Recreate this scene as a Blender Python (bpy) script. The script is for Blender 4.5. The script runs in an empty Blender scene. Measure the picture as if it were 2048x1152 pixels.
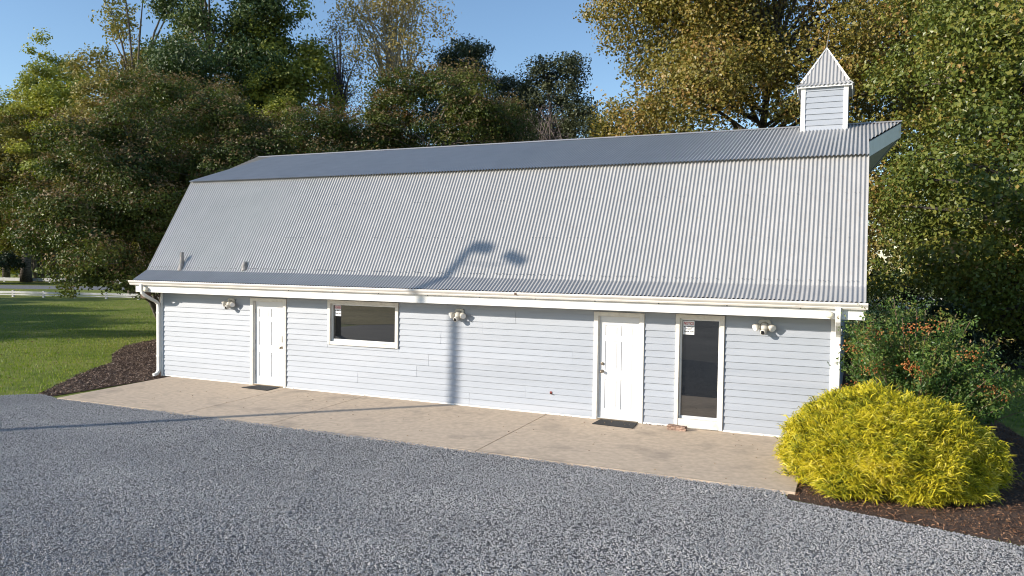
import bpy, bmesh, math, random
import numpy as np
from mathutils import Matrix, Vector

S = bpy.context.scene
COL = S.collection
R = math.radians
PI = math.pi
rng = np.random.default_rng(11)
random.seed(5)

# ------------------------------------------------------------------ camera
def cam_axes(yaw, pitch, roll):
    f = Vector((-math.sin(yaw)*math.cos(pitch), math.cos(yaw)*math.cos(pitch), math.sin(pitch)))
    r = Vector((math.cos(yaw), math.sin(yaw), 0)); u = r.cross(f)
    return r*math.cos(roll)+u*math.sin(roll), -r*math.sin(roll)+u*math.cos(roll), f
cd = bpy.data.cameras.new('camera'); cam = bpy.data.objects.new('camera', cd); COL.objects.link(cam)
cd.sensor_width = 36; cd.lens = 1538/2048*36; cd.clip_end = 2000; cd.clip_start = .1
_r, _u, _f = cam_axes(R(24.10892), R(-2.04945), R(.72792))
cam.matrix_world = Matrix(((_r.x, _u.x, -_f.x, 13.0328), (_r.y, _u.y, -_f.y, -14.4714), (_r.z, _u.z, -_f.z, 3.1027), (0, 0, 0, 1)))
S.camera = cam

# ------------------------------------------------------------------ sky and sun
SUN_EL = 19.5
SUN_AZ = math.atan2(-1.033, -1.0)           # clockwise from +Y: the sun stands left of and behind the camera
W = bpy.data.worlds.new('World'); S.world = W; W.use_nodes = True
wn = W.node_tree; sky = wn.nodes.new('ShaderNodeTexSky'); sky.sky_type = 'NISHITA'; sky.sun_disc = False
sky.sun_elevation = R(SUN_EL); sky.sun_rotation = SUN_AZ % (2*PI); sky.air_density = 1.0; sky.dust_density = .3; sky.ozone_density = 3.0
bg = wn.nodes['Background']; wn.links.new(sky.outputs[0], bg.inputs[0]); bg.inputs[1].default_value = .14
sl = bpy.data.lights.new('sun', 'SUN'); sun = bpy.data.objects.new('sun', sl); COL.objects.link(sun)
sl.energy = 4.6; sl.angle = R(.53); sl.color = (1, .91, .79)
_sd = Vector((math.sin(SUN_AZ)*math.cos(R(SUN_EL)), math.cos(SUN_AZ)*math.cos(R(SUN_EL)), math.sin(R(SUN_EL))))
sun.rotation_euler = _sd.to_track_quat('Z', 'Y').to_euler()
S.view_settings.view_transform = 'Standard'; S.view_settings.look = 'None'
S.view_settings.exposure = .5; S.view_settings.gamma = 1; S.view_settings.use_curve_mapping = False
S.cycles.filter_width = 1.05; S.cycles.max_bounces = 6; S.cycles.diffuse_bounces = 3; S.cycles.transmission_bounces = 3; S.cycles.transparent_max_bounces = 4

# ------------------------------------------------------------------ helpers: objects
def tag(o, label=None, cat=None, group=None, kind=None):
    if label: o['label'] = label
    if cat: o['category'] = cat
    if group: o['group'] = group
    if kind: o['kind'] = kind
    return o
def empty(name, loc=(0, 0, 0), label=None, cat=None, group=None, parent=None, rz=0):
    o = bpy.data.objects.new(name, None); COL.objects.link(o); o.location = loc; o.rotation_euler = (0, 0, rz)
    o.empty_display_size = .2
    if parent: o.parent = parent
    return tag(o, label, cat, group)
def link(name, me, parent=None, loc=(0, 0, 0), rot=(0, 0, 0)):
    o = bpy.data.objects.new(name, me); COL.objects.link(o); o.location = loc; o.rotation_euler = rot
    if parent: o.parent = parent
    return o
def copy_tree(o, parent=None):
    c = o.copy(); COL.objects.link(c); c.parent = parent
    for ch in list(o.children): copy_tree(ch, c)
    return c
class MB:
    """collects verts and faces of one mesh"""
    def __init__(s): s.v = []; s.f = []
    def add(s, v, f):
        n = len(s.v); s.v += [tuple(p) for p in v]; s.f += [tuple(i+n for i in q) for q in f]; return s
    def box(s, x0, x1, y0, y1, z0, z1):
        return s.add([(x0, y0, z0), (x1, y0, z0), (x1, y1, z0), (x0, y1, z0), (x0, y0, z1), (x1, y0, z1), (x1, y1, z1), (x0, y1, z1)],
                     [(0, 3, 2, 1), (4, 5, 6, 7), (0, 1, 5, 4), (1, 2, 6, 5), (2, 3, 7, 6), (3, 0, 4, 7)])
    def prism(s, poly, a0, a1, axis='x'):
        """poly of (p, q) pairs extruded along an axis: x -> (y, z), y -> (x, z), z -> (x, y)"""
        n = len(poly)
        def P(p, q, a): return {'x': (a, p, q), 'y': (p, a, q), 'z': (p, q, a)}[axis]
        v = [P(p, q, a0) for p, q in poly]+[P(p, q, a1) for p, q in poly]
        f = [tuple(range(n))[::-1], tuple(range(n, 2*n))]+[(i, (i+1) % n, n+(i+1) % n, n+i) for i in range(n)]
        return s.add(v, f)
    def tube(s, pts, rad, n=8, cap=True):
        pts = [Vector(p) for p in pts]; m = len(pts); rad = rad if hasattr(rad, '__len__') else [rad]*m
        v = []; a = None
        for i, p in enumerate(pts):
            d = (pts[min(i+1, m-1)]-pts[max(i-1, 0)]).normalized()
            if a is None: a = d.orthogonal().normalized()
            else:
                a = (a-d*a.dot(d)); a = a.normalized() if a.length > 1e-6 else d.orthogonal().normalized()
            b = d.cross(a)
            v += [p+(a*math.cos(2*PI*k/n)+b*math.sin(2*PI*k/n))*rad[i] for k in range(n)]
        f = [(i*n+k, i*n+(k+1) % n, (i+1)*n+(k+1) % n, (i+1)*n+k) for i in range(m-1) for k in range(n)]
        if cap: f += [tuple(range(n))[::-1], tuple(range((m-1)*n, m*n))]
        return s.add(v, f)
    def rtube(s, pts, hx, hz, parent=None):
        """rectangular section tube in a plane x = const"""
        pts = [Vector(p) for p in pts]; m = len(pts); v = []
        for i, p in enumerate(pts):
            d = (pts[min(i+1, m-1)]-pts[max(i-1, 0)]).normalized(); b = d.cross(Vector((1, 0, 0)))
            v += [p+Vector((sx*hx, 0, 0))+b*sz*hz for sx, sz in ((-1, -1), (1, -1), (1, 1), (-1, 1))]
        f = [(i*4+k, i*4+(k+1) % 4, (i+1)*4+(k+1) % 4, (i+1)*4+k) for i in range(m-1) for k in range(4)]
        return s.add(v, f+[(3, 2, 1, 0), tuple(range(4*m-4, 4*m))])
    def mesh(s, name, mat, smooth=False, bevel=0):
        me = bpy.data.meshes.new(name); me.from_pydata(s.v, [], s.f)
        bm = bmesh.new(); bm.from_mesh(me)
        if bevel:
            bmesh.ops.remove_doubles(bm, verts=bm.verts, dist=1e-5)
            bmesh.ops.bevel(bm, geom=[e for e in bm.edges if e.is_manifold and e.calc_face_angle(0) > .5], offset=bevel, segments=1, affect='EDGES', clamp_overlap=True)
        bmesh.ops.recalc_face_normals(bm, faces=bm.faces); bm.to_mesh(me); bm.free()
        if smooth: me.polygons.foreach_set('use_smooth', [True]*len(me.polygons))
        me.materials.append(mat); return me
    def build(s, name, mat, parent=None, smooth=False, bevel=0, loc=(0, 0, 0), rot=(0, 0, 0)):
        return link(name, s.mesh(name, mat, smooth, bevel), parent, loc, rot)
def np_mesh(name, V, F, mat, rnd=None, smooth=False):
    """V (n,3), F (m,k) arrays; rnd is a per-vertex random number the material colours by"""
    me = bpy.data.meshes.new(name); V = np.ascontiguousarray(V, dtype=np.float32); F = np.ascontiguousarray(F, dtype=np.int32)
    m, k = F.shape
    me.vertices.add(len(V)); me.vertices.foreach_set('co', V.ravel())
    me.loops.add(m*k); me.loops.foreach_set('vertex_index', F.ravel())
    me.polygons.add(m); me.polygons.foreach_set('loop_start', np.arange(0, m*k, k, dtype=np.int32))
    me.polygons.foreach_set('loop_total', np.full(m, k, dtype=np.int32))
    me.polygons.foreach_set('use_smooth', np.full(m, smooth, dtype=bool))
    if rnd is not None:
        a = me.attributes.new('rnd', 'FLOAT', 'POINT'); a.data.foreach_set('value', np.ascontiguousarray(rnd, dtype=np.float32))
    me.update(calc_edges=True); me.materials.append(mat); return me
def unit(a): return a/np.maximum(np.linalg.norm(a, axis=-1, keepdims=True), 1e-9)
def vnoise(x, y, seed=0, sc=1.0):
    """smooth sum-of-sines noise, roughly -1..1"""
    g = np.random.default_rng(seed); o = np.zeros_like(x, dtype=float)
    for k in range(7):
        a = g.uniform(0, 2*PI); fr = sc*g.uniform(.6, 2.2); o += np.sin((x*math.cos(a)+y*math.sin(a))*fr+g.uniform(0, 6.3))
    return o/4

# ------------------------------------------------------------------ helpers: materials
def nodes(name):
    m = bpy.data.materials.new(name); m.use_nodes = True; nt = m.node_tree
    return m, nt, nt.nodes['Principled BSDF'], nt.nodes.new, nt.links.new
def ramp(nt, stops):
    n = nt.nodes.new('ShaderNodeValToRGB'); e = n.color_ramp.elements
    while len(e) < len(stops): e.new(.5)
    for i, (p, c) in enumerate(stops): e[i].position = p; e[i].color = (*c, 1)
    return n
def M(name, col, rough=.5, metal=0, spec=.5, var=.08, vscale=6, bump=0, bscale=60, col2=None, c2scale=1.2, c2lo=.5, c2hi=.7, objvar=0, coat=0, stretch=(1, 1, 1), detail=5):
    """principled colour with fine tone variation, optional second-colour stains, bump and per-object tone"""
    m, nt, p, N, L = nodes(name)
    tc = N('ShaderNodeTexCoord'); mp = N('ShaderNodeMapping'); mp.inputs['Scale'].default_value = stretch
    L(tc.outputs['Object'], mp.inputs[0])
    nz = N('ShaderNodeTexNoise'); nz.inputs['Scale'].default_value = vscale; nz.inputs['Detail'].default_value = detail; L(mp.outputs[0], nz.inputs['Vector'])
    lo = tuple(c*(1-var*2) for c in col); hi = tuple(min(1, c*(1+var*2)) for c in col)
    rp = ramp(nt, [(.3, lo), (.7, hi)]); L(nz.outputs['Fac'], rp.inputs[0]); out = rp.outputs[0]
    if col2:
        n2 = N('ShaderNodeTexNoise'); n2.inputs['Scale'].default_value = c2scale; n2.inputs['Detail'].default_value = 8; n2.inputs['Roughness'].default_value = .62; L(mp.outputs[0], n2.inputs['Vector'])
        mr = N('ShaderNodeMapRange'); mr.inputs[1].default_value = c2lo; mr.inputs[2].default_value = c2hi; L(n2.outputs['Fac'], mr.inputs[0])
        mx = N('ShaderNodeMix'); mx.data_type = 'RGBA'; L(mr.outputs[0], mx.inputs[0]); L(out, mx.inputs[6]); mx.inputs[7].default_value = (*col2, 1); out = mx.outputs[2]
    if objvar:
        oi = N('ShaderNodeObjectInfo'); mr = N('ShaderNodeMapRange'); mr.inputs[3].default_value = 1-objvar; mr.inputs[4].default_value = 1+objvar; L(oi.outputs['Random'], mr.inputs[0])
        hs = N('ShaderNodeHueSaturation'); L(mr.outputs[0], hs.inputs['Value']); L(out, hs.inputs['Color']); out = hs.outputs[0]
    L(out, p.inputs['Base Color'])
    p.inputs['Roughness'].default_value = rough; p.inputs['Metallic'].default_value = metal; p.inputs['Specular IOR Level'].default_value = spec
    p.inputs['Coat Weight'].default_value = coat
    if bump:
        nb = N('ShaderNodeTexNoise'); nb.inputs['Scale'].default_value = bscale; nb.inputs['Detail'].default_value = 4; L(mp.outputs[0], nb.inputs['Vector'])
        b = N('ShaderNodeBump'); b.inputs['Strength'].default_value = bump; b.inputs['Distance'].default_value = .01; L(nb.outputs['Fac'], b.inputs['Height']); L(b.outputs[0], p.inputs['Normal'])
    return m
def leafmat(name, stops, rough=.5, trans=.28, spec=.35):
    m, nt, p, N, L = nodes(name)
    at = N('ShaderNodeAttribute'); at.attribute_name = 'rnd'
    rp = ramp(nt, stops); L(at.outputs['Fac'], rp.inputs[0]); L(rp.outputs[0], p.inputs['Base Color'])
    p.inputs['Roughness'].default_value = rough; p.inputs['Specular IOR Level'].default_value = spec
    if trans:
        t = N('ShaderNodeBsdfTranslucent'); hs = N('ShaderNodeHueSaturation'); hs.inputs['Saturation'].default_value = 1.15; hs.inputs['Value'].default_value = 1.2
        L(rp.outputs[0], hs.inputs['Color']); L(hs.outputs[0], t.inputs[0])
        mx = N('ShaderNodeMixShader'); mx.inputs[0].default_value = trans; L(p.outputs[0], mx.inputs[1]); L(t.outputs[0], mx.inputs[2])
        L(mx.outputs[0], nt.nodes['Material Output'].inputs[0])
    return m

WHITE = M('white_paint', (.80, .79, .76), .45, var=.02, vscale=5, col2=(.62, .60, .55), c2scale=2.2, c2lo=.58, c2hi=.85)
DOORW = M('door_white', (.72, .72, .715), .45, var=.012, vscale=3)
TRIM = M('cream_trim', (.72, .69, .63), .5, var=.03, vscale=9, col2=(.55, .50, .42), c2scale=5, c2lo=.56, c2hi=.8)
GUTTER = M('gutter_white', (.74, .71, .66), .4, var=.03, vscale=4, col2=(.46, .40, .34), c2scale=3, c2lo=.6, c2hi=.9)
VINYL = M('vinyl_siding', (.345, .374, .42), .5, spec=.4, var=.03, vscale=2.2, bump=.12, bscale=45, objvar=.035, stretch=(.25, 1, 3), col2=(.42, .44, .48), c2scale=.9, c2lo=.52, c2hi=.8)
SHEATH = M('wall_sheathing', (.30, .31, .34), .8)
BLACK = M('black_lens', (.012, .012, .014), .12)
BRASS = M('aged_metal', (.30, .25, .19), .35, metal=.8)
CONC = M('concrete', (.54, .43, .315), .85, var=.07, vscale=9, bump=.15, bscale=160, col2=(.32, .26, .20), c2scale=1.1, c2lo=.53, c2hi=.75, detail=9)
MATB = M('rubber_mat', (.018, .018, .019), .8, bump=.6, bscale=220, var=.2, vscale=40)
BRICK = M('weathered_brick', (.30, .20, .15), .9, var=.25, vscale=18, bump=.8, bscale=60)
WOODP = M('pole_wood', (.16, .12, .09), .85, var=.15, vscale=8)
BROWN = M('brown_wood', (.10, .06, .04), .8)
BARK = M('bark', (.13, .11, .09), .9, var=.3, vscale=6, bump=.8, bscale=20)
BARKP = M('pale_bark', (.36, .33, .28), .85, var=.25, vscale=5, bump=.6, bscale=20)
ASPH = M('asphalt', (.16, .165, .175), .9, var=.1, vscale=3)
PIPE = M('grey_pipe', (.22, .21, .20), .6, var=.2, vscale=14)
SKIN = M('red_tag', (.28, .05, .04), .5)
CAMW = M('plastic_white', (.56, .53, .47), .35, var=.02)
PAPER = M('sign_white', (.80, .80, .80), .5, var=.01)
INKR = M('sign_red', (.50, .02, .03), .5)
INKB = M('sign_black', (.02, .02, .025), .5)
LITTER = leafmat('fallen_leaf', [(0, (.10, .05, .02)), (.5, (.20, .11, .045)), (1, (.32, .22, .10))], trans=0)

def galvanised():
    m, nt, p, N, L = nodes('galvanised_steel')
    tc = N('ShaderNodeTexCoord'); nz = N('ShaderNodeTexNoise'); nz.inputs['Scale'].default_value = 3.2; nz.inputs['Detail'].default_value = 7
    ol = N('ShaderNodeObjectInfo'); va = N('ShaderNodeVectorMath'); L(tc.outputs['Object'], va.inputs[0]); L(ol.outputs['Location'], va.inputs[1])
    L(va.outputs[0], nz.inputs['Vector'])
    rp = ramp(nt, [(.3, (.43, .425, .415)), (.7, (.475, .467, .455))]); L(nz.outputs['Fac'], rp.inputs[0])
    n2 = N('ShaderNodeTexNoise'); n2.inputs['Scale'].default_value = 9; n2.inputs['Detail'].default_value = 6; L(va.outputs[0], n2.inputs['Vector'])
    mr = N('ShaderNodeMapRange'); mr.inputs[1].default_value = .62; mr.inputs[2].default_value = .8; mr.inputs[4].default_value = .35; L(n2.outputs['Fac'], mr.inputs[0])
    mx = N('ShaderNodeMix'); mx.data_type = 'RGBA'; L(mr.outputs[0], mx.inputs[0]); L(rp.outputs[0], mx.inputs[6]); mx.inputs[7].default_value = (.36, .27, .21, 1)
    oi = N('ShaderNodeObjectInfo'); ov = N('ShaderNodeMapRange'); ov.inputs[3].default_value = .982; ov.inputs[4].default_value = 1.018; L(oi.outputs['Random'], ov.inputs[0])
    hs = N('ShaderNodeHueSaturation'); L(ov.outputs[0], hs.inputs['Value']); L(mx.outputs[2], hs.inputs['Color'])
    L(hs.outputs[0], p.inputs['Base Color']); p.inputs['Metallic'].default_value = .3; p.inputs['Roughness'].default_value = .45
    return m
GALV = galvanised()
def glassmat():
    m, nt, p, N, L = nodes('dark_window_glass')
    p.inputs['Base Color'].default_value = (.008, .009, .010, 1); p.inputs['Roughness'].default_value = .015; p.inputs['IOR'].default_value = 1.85; p.inputs['Specular IOR Level'].default_value = 1.0
    return m
GLASS = glassmat()
def groundmat(name, stops, scales=(.35, 6), bump=.5, bscale=90):
    m, nt, p, N, L = nodes(name)
    tc = N('ShaderNodeTexCoord')
    a = N('ShaderNodeTexNoise'); a.inputs['Scale'].default_value = scales[0]; a.inputs['Detail'].default_value = 5; L(tc.outputs['Object'], a.inputs['Vector'])
    b = N('ShaderNodeTexNoise'); b.inputs['Scale'].default_value = scales[1]; b.inputs['Detail'].default_value = 8; L(tc.outputs['Object'], b.inputs['Vector'])
    mx = N('ShaderNodeMix'); mx.inputs[0].default_value = .5; L(a.outputs['Fac'], mx.inputs[2]); L(b.outputs['Fac'], mx.inputs[3])
    rp = ramp(nt, stops); L(mx.outputs[0], rp.inputs[0]); L(rp.outputs[0], p.inputs['Base Color']); p.inputs['Roughness'].default_value = .9; p.inputs['Specular IOR Level'].default_value = .2
    c = N('ShaderNodeTexNoise'); c.inputs['Scale'].default_value = bscale; c.inputs['Detail'].default_value = 3; L(tc.outputs['Object'], c.inputs['Vector'])
    bp = N('ShaderNodeBump'); bp.inputs['Strength'].default_value = bump; bp.inputs['Distance'].default_value = .03; L(c.outputs['Fac'], bp.inputs['Height']); L(bp.outputs[0], p.inputs['Normal'])
    return m
LAWN = groundmat('lawn_turf', [(.36, (.10, .14, .024)), (.5, (.18, .215, .042)), (.64, (.27, .26, .078))], (.3, 3), 1, 40)
GRAVB = groundmat('gravel_fines', [(.35, (.14, .14, .14)), (.5, (.20, .198, .195)), (.65, (.27, .265, .255))], (.4, 60), 1, 70)
MULCHB = groundmat('mulch_base', [(.35, (.06, .038, .028)), (.6, (.14, .095, .07))], (1, 30), 1, 60)

# ------------------------------------------------------------------ ground
def sheet(name, poly, z, mat):
    return tag(MB().add([(x, y, z) for x, y in poly], [tuple(range(len(poly)))]).build(name, mat), kind='structure')
sheet('lawn', [(-420, -250), (300, -250), (300, 420), (-420, 420)], -.05, LAWN)
GRAV = [(-2.75, -3.37), (-3.65, -3.12), (-4.25, -3.85), (-9, -10), (-8.2, -15.6), (6, -31), (30, -31), (30, -9.5), (16.3, -5.15), (14.85, -4.35), (13.4, -3.98), (12.3, -3.72), (12.1, -3.37)]
sheet('gravel_yard', GRAV, -.030, GRAVB)
ML = [(-3.2, -3.3), (-3.66, -3.12), (-5.62, -.66), (-6.86, 1.29), (-8.3, 2.4), (-10.07, 4.33), (-10.83, 6.2), (-10.4, 13), (-4, 16), (8, 16), (8, 9.0), (-3.2, 9.0)]
sheet('mulch_bed', ML, -.036, MULCHB)
MR = [(12.25, -3.66), (13.4, -3.95), (14.85, -4.3), (15.9, -3.6), (16.3, -1), (15.7, 4), (15.4, 9), (18, 14), (17, 18), (12, 16), (12.4, 9.3), (12.4, -1)]
sheet('mulch_bed', MR, -.036, MULCHB)
sheet('road', [(-160, 8), (-66.4, 35.6), (-49.85, 42.2), (40, 78), (40, 73), (-45, 36.0), (-58.25, 30.44), (-160, -2)], -.042, ASPH)
slab = empty('concrete_slab'); slab['kind'] = 'structure'
def slab_panel(poly):
    m = MB().prism(poly, -.12, 0, 'z')
    return m.build('slab_panel', CONC, slab)
g = .009
slab_panel([(-3.05, -.02), (-2.72, -3.36), (.95-g, -3.35), (.78-g, -.02)])
slab_panel([(.95+g, -3.35), (3.13-g, -3.36), (2.96-g, -.02), (.78+g, -.02)])
slab_panel([(3.13+g, -3.36), (7.46-g, -3.39), (7.38-g, -.02), (2.96+g, -.02)])
slab_panel([(7.46+g, -3.39), (12.35, -3.42), (12.35, -.02), (7.38+g, -.02)])

sheet('dry_field', [(-60, -15.2), (-8.4, -15.7), (5.8, -31.2), (60, -60), (60, -120), (-120, -120), (-120, -30)], -.035, groundmat('dry_grass', [(.36, (.14, .12, .04)), (.5, (.26, .21, .075)), (.64, (.36, .29, .11))], (.3, 3), 1, 40))
# gravel stones: real stones where the picture can show them singly
def inside(poly, x, y):
    c = np.zeros(len(x), bool); n = len(poly)
    for i in range(n):
        (x0, y0), (x1, y1) = poly[i], poly[(i+1) % n]
        if y0 == y1: continue
        k = ((y0 > y) != (y1 > y)) & (x < (x1-x0)*(y-y0)/(y1-y0)+x0); c ^= k
    return c
def gheight(x, y):
    h = .012*vnoise(x, y, 3, .9)+.006*vnoise(x, y, 4, 3)
    for (cx, cy, a, l, w, d) in ((5.95, -5.42, 1.9, .26, .08, .026), (6.82, -6.85, 1.95, .28, .10, .026), (6.4, -6.1, 1.95, .3, .06, .012)):
        u = (x-cx)*math.cos(a)+(y-cy)*math.sin(a); v = -(x-cx)*math.sin(a)+(y-cy)*math.cos(a)
        q = (u/l)**2+(v/w)**2
        h += -.5*d*np.exp(-q)+d*np.exp(-((u/l)**2+((v-1.6*w)/w)**2))
    return np.maximum(h, -.006)
def stones(n, poly, bx, smin, smax):
    x = rng.uniform(bx[0], bx[1], n); y = rng.uniform(bx[2], bx[3], n)
    k = inside(poly, x, y); x = x[k]; y = y[k]; n = len(x)
    s = rng.uniform(smin, smax, n)*np.where(rng.random(n) < .12, 1.45, 1)
    base = np.array([(1, 0, -.35), (-1, 0, -.35), (0, 1, -.35), (0, -1, -.35), (0, 0, .8)], float)
    P = base[None]*(1+rng.uniform(-.35, .35, (n, 5, 1)))+rng.uniform(-.3, .3, (n, 5, 3))*np.array([1, 1, .6])
    P *= np.stack([rng.uniform(.8, 1.5, n), rng.uniform(.7, 1.1, n), rng.uniform(.5, .9, n)], 1)[:, None]*s[:, None, None]
    a = rng.uniform(0, 2*PI, n); t = rng.normal(0, .32, n)
    ct, st, ca, sa = np.cos(t)[:, None], np.sin(t)[:, None], np.cos(a)[:, None], np.sin(a)[:, None]
    X, Y, Z = P[..., 0], P[..., 1], P[..., 2]; Y, Z = Y*ct-Z*st, Y*st+Z*ct; X, Y = X*ca-Y*sa, X*sa+Y*ca
    z = -.018+.010*np.exp(-np.abs(y+3.37)/.12)+gheight(x, y)+s*rng.uniform(.0, .55, n)
    V = np.stack([X+x[:, None], Y+y[:, None], Z+z[:, None]], -1).reshape(-1, 3)
    f = np.array([(0, 2, 4), (2, 1, 4), (1, 3, 4), (3, 0, 4)])
    F = (f[None]+(np.arange(n)*5)[:, None, None]).reshape(-1, 3)
    dust = .5+.10*vnoise(x, y, 8, .7)+.07*vnoise(x, y, 9, 2.2)+.16*np.exp(-(((x-3.9)/1.3)**2+((y+7.3)/.5)**2))+.10*np.exp(-((y+5.0+.10*x-.3*np.sin(x*.4))/.28)**2)+.09*np.exp(-((y+6.7+.10*x-.3*np.sin(x*.4))/.30)**2)
    rn = np.clip(dust+rng.normal(0, .135, n), 0, 1)
    return V, F, np.repeat(rn, 5)
STONE = leafmat('gravel_stone', [(0, (.20, .20, .20)), (.35, (.285, .284, .283)), (.6, (.345, .342, .338)), (.85, (.42, .412, .40)), (1, (.53, .51, .47))], rough=.75, trans=0, spec=.3)
VIS = [(-4.3, -3.85), (-3.5, -3.15), (-2.72, -3.352), (.95, -3.345), (3.13, -3.352), (7.46, -3.382), (12.2, -3.41), (12.3, -3.75), (13.4, -4.0), (14.9, -4.4), (16.2, -5.2), (15.6, -6.6), (9, -9.9), (5.4, -11), (3.2, -10.4), (-4.9, -6.4)]
V, F, rn = stones(420000, VIS, (-5, 16.3, -11, -3.1), .0068, .0135)
tag(link('gravel', np_mesh('gravel', V, F, STONE, rn)), 'loose blue grey crushed stone covering the yard in front of the slab', 'gravel', kind='stuff')

# ------------------------------------------------------------------ the barn
XL, XR, D = -3.384, 12.729, 9.21
RXL, RXR = -3.73, 13.193
E0, K1, K2, RG = (-.554, 2.493), (-.146, 2.73), (1.311, 5.139), (4.605, 6.238)
barn = empty('barn', (4.67, 0, 0), 'long gambrel barn clad in pale blue vinyl siding under a corrugated metal roof', 'barn')
BL = Vector((-4.67, 0, 0))                     # children are written in world coordinates and shifted to the barn's base
def bpart(mb, name, mat, parent=None, **k):
    return mb.build(name, mat, parent or barn, loc=BL if parent is None else (0, 0, 0), **k)
def bgroup(name):
    return empty(name, BL, parent=barn)

# walls: sheathing with every siding panel on it
def profile_z(y):
    """height of the underside of the roof at depth y"""
    y = min(y, D-y); pts = (E0, K1, K2, RG)
    for (a, b), (c, d) in zip(pts, pts[1:]):
        if y <= c: return b+(d-b)*(y-a)/(c-a)
    return RG[1]
fw = bpart(MB().box(XL+.02, -.30, .02, .12, 0, 2.35).box(.615, 2.0, .02, .12, 0, 2.35).box(2.0, 3.76, .02, .12, 0, 1.2).box(2.0, 3.76, .02, .12, 2.08, 2.35)
           .box(3.76, 8.44, .02, .12, 0, 2.35).box(9.265, 10.03, .02, .12, 0, 2.35).box(10.79, XR-.02, .02, .12, 0, 2.35).box(-.30, .615, .02, .12, 2.07, 2.35).box(8.44, 9.265, .02, .12, 2.07, 2.35)
           .box(10.03, 10.79, .02, .12, 2.08, 2.35).box(10.03, 10.79, .02, .12, 0, .17), 'front_wall', SHEATH)
EXPO = .1265
def siding(x0, x1, z0, z1):
    """double-course vinyl panel profile in (y, z), clipped at the top"""
    pr = []; z = z0
    while z < z1-1e-4:
        t = min(z+EXPO, z1); fr = (t-z)/EXPO
        pr += [(-.004, z+.001), (-.024, z+.0005), (-.023, z+.012), (-.023+.019*fr, t)]
        z = t
    pr += [(.016, z1), (.016, z0+.001)]
    return MB().prism(pr, x0, x1, 'x')
opens = [(-.395, .712, 0, 2.125), (1.915, 3.835, 1.118, 2.142), (8.352, 9.353, 0, 2.125), (9.955, 10.857, 0, 2.14)]
joints = {0: [5.6, 1.6], 1: [6.9, 2.75], 2: [4.3, 8.0, 3.0], 3: [4.6, 5.2], 4: [7.9, 1.5], 5: [5.3, 4.9], 6: [5.9, 4.1], 7: [6.65], 8: [4.9]}
for row in range(9):
    z0 = .035+row*2*EXPO; z1 = min(z0+2*EXPO, 2.30)
    xs = [(XL+.02, XR-.05)]
    for (a, b, c, d) in opens:
        if d > z0+.02 and c < z1-.02:
            nx = []
            for (p, q) in xs:
                if a > p and b < q: nx += [(p, a-.004), (b+.004, q)]
                else: nx.append((p, q))
            xs = nx
    for (a, b, c, d) in opens:                     # strips of a cut course below and above an opening
        if z0+.02 < c < z1-.02: bpart(siding(a-.002, b+.002, z0, c-.003), 'siding_panel', VINYL, fw)
        if z0+.02 < d < z1-.03: bpart(siding(a-.002, b+.002, d+.003, z1), 'siding_panel', VINYL, fw)
    for (p, q) in xs:
        cut = sorted([j for j in joints.get(row, []) if p+.4 < j < q-.4]); pts = [p]+cut+[q]
        for i in range(len(pts)-1):
            # a window or door head that cuts part of the course is cleared by splitting its height
            zz0, zz1 = z0, z1
            o = bpart(siding(pts[i]+.0015, pts[i+1]-.0015, zz0, zz1), 'siding_panel', VINYL, fw)
            o.location.y -= .0032*((i+row) % 2)
bpart(MB().box(XL, XR, -.030, .02, .0, .033), 'starter_strip', WHITE)
def gable(x, sgn):
    gy = [(.02, 0), (D-.02, 0), (D-.02, 2.3), (D-K2[0]-.02, K2[1]-.08), (RG[0], RG[1]-.12), (K2[0]+.02, K2[1]-.08), (.02, 2.3)]
    w = bpart(MB().prism(gy, x-.02 if sgn < 0 else x-.1, x+.1 if sgn < 0 else x+.02, 'x'), 'gable_wall', SHEATH)
    for row in range(24):
        z0 = .035+row*2*EXPO; z1 = z0+2*EXPO
        if z1 > RG[1]-.1: break
        # depth range of this course under the roof
        ys = [y for y in np.linspace(.03, RG[0], 200) if profile_z(y) > z1+.09]
        if not ys: break
        a = max(.03, ys[0]); o = siding(a, D-a, z0, z1)
        o.v = [(x+sgn*(.02-py), px, pz) for (px, py, pz) in o.v]
        bpart(o, 'siding_panel', VINYL, w)
gable(XR, 1); gable(XL, -1)
bpart(MB().box(XL+.02, XR-.02, D-.12, D-.02, 0, 2.4), 'back_wall', VINYL)
# corner posts
for x0, x1 in ((XL-.012, XL+.055), (XR-.075, XR+.03)):
    bpart(MB().box(x0, x1, -.036, .09, .0, 2.32), 'corner_post', WHITE, bevel=.004)
# eave: fascia, soffit, gutter
for y0, y1 in ((-.525, -.50), (D+.50, D+.525)):
    bpart(MB().box(RXL+.02, RXR-.012, y0, y1, 2.187, 2.46), 'fascia_board', WHITE, bevel=.003)
bpart(MB().box(RXL+.045, RXR-.04, -.50, -.022, 2.20, 2.215), 'soffit', WHITE)
bpart(MB().box(RXL+.045, RXR-.04, D, D+.50, 2.20, 2.215), 'soffit', WHITE)
gp = [(-.527, 2.365), (-.60, 2.365), (-.605, 2.378), (-.612, 2.385), (-.615, 2.405), (-.632, 2.42), (-.650, 2.440), (-.656, 2.455), (-.656, 2.476), (-.640, 2.480), (-.640, 2.466), (-.560, 2.45), (-.527, 2.46)]
gut = bpart(MB().prism(gp, RXL-.10, RXR+.03, 'x'), 'gutter', GUTTER)
m = MB()
for x in np.arange(1.2, 12.8, 1.22):
    m.box(x-.012, x+.012, -.530, -.526, 2.345, 2.372)
bpart(m, 'gutter_hanger', INKB, gut)
bpart(MB().box(6.9, 6.95, -.6585, -.6555, 2.425, 2.47), 'rust_patch', BROWN, gut)
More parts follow.
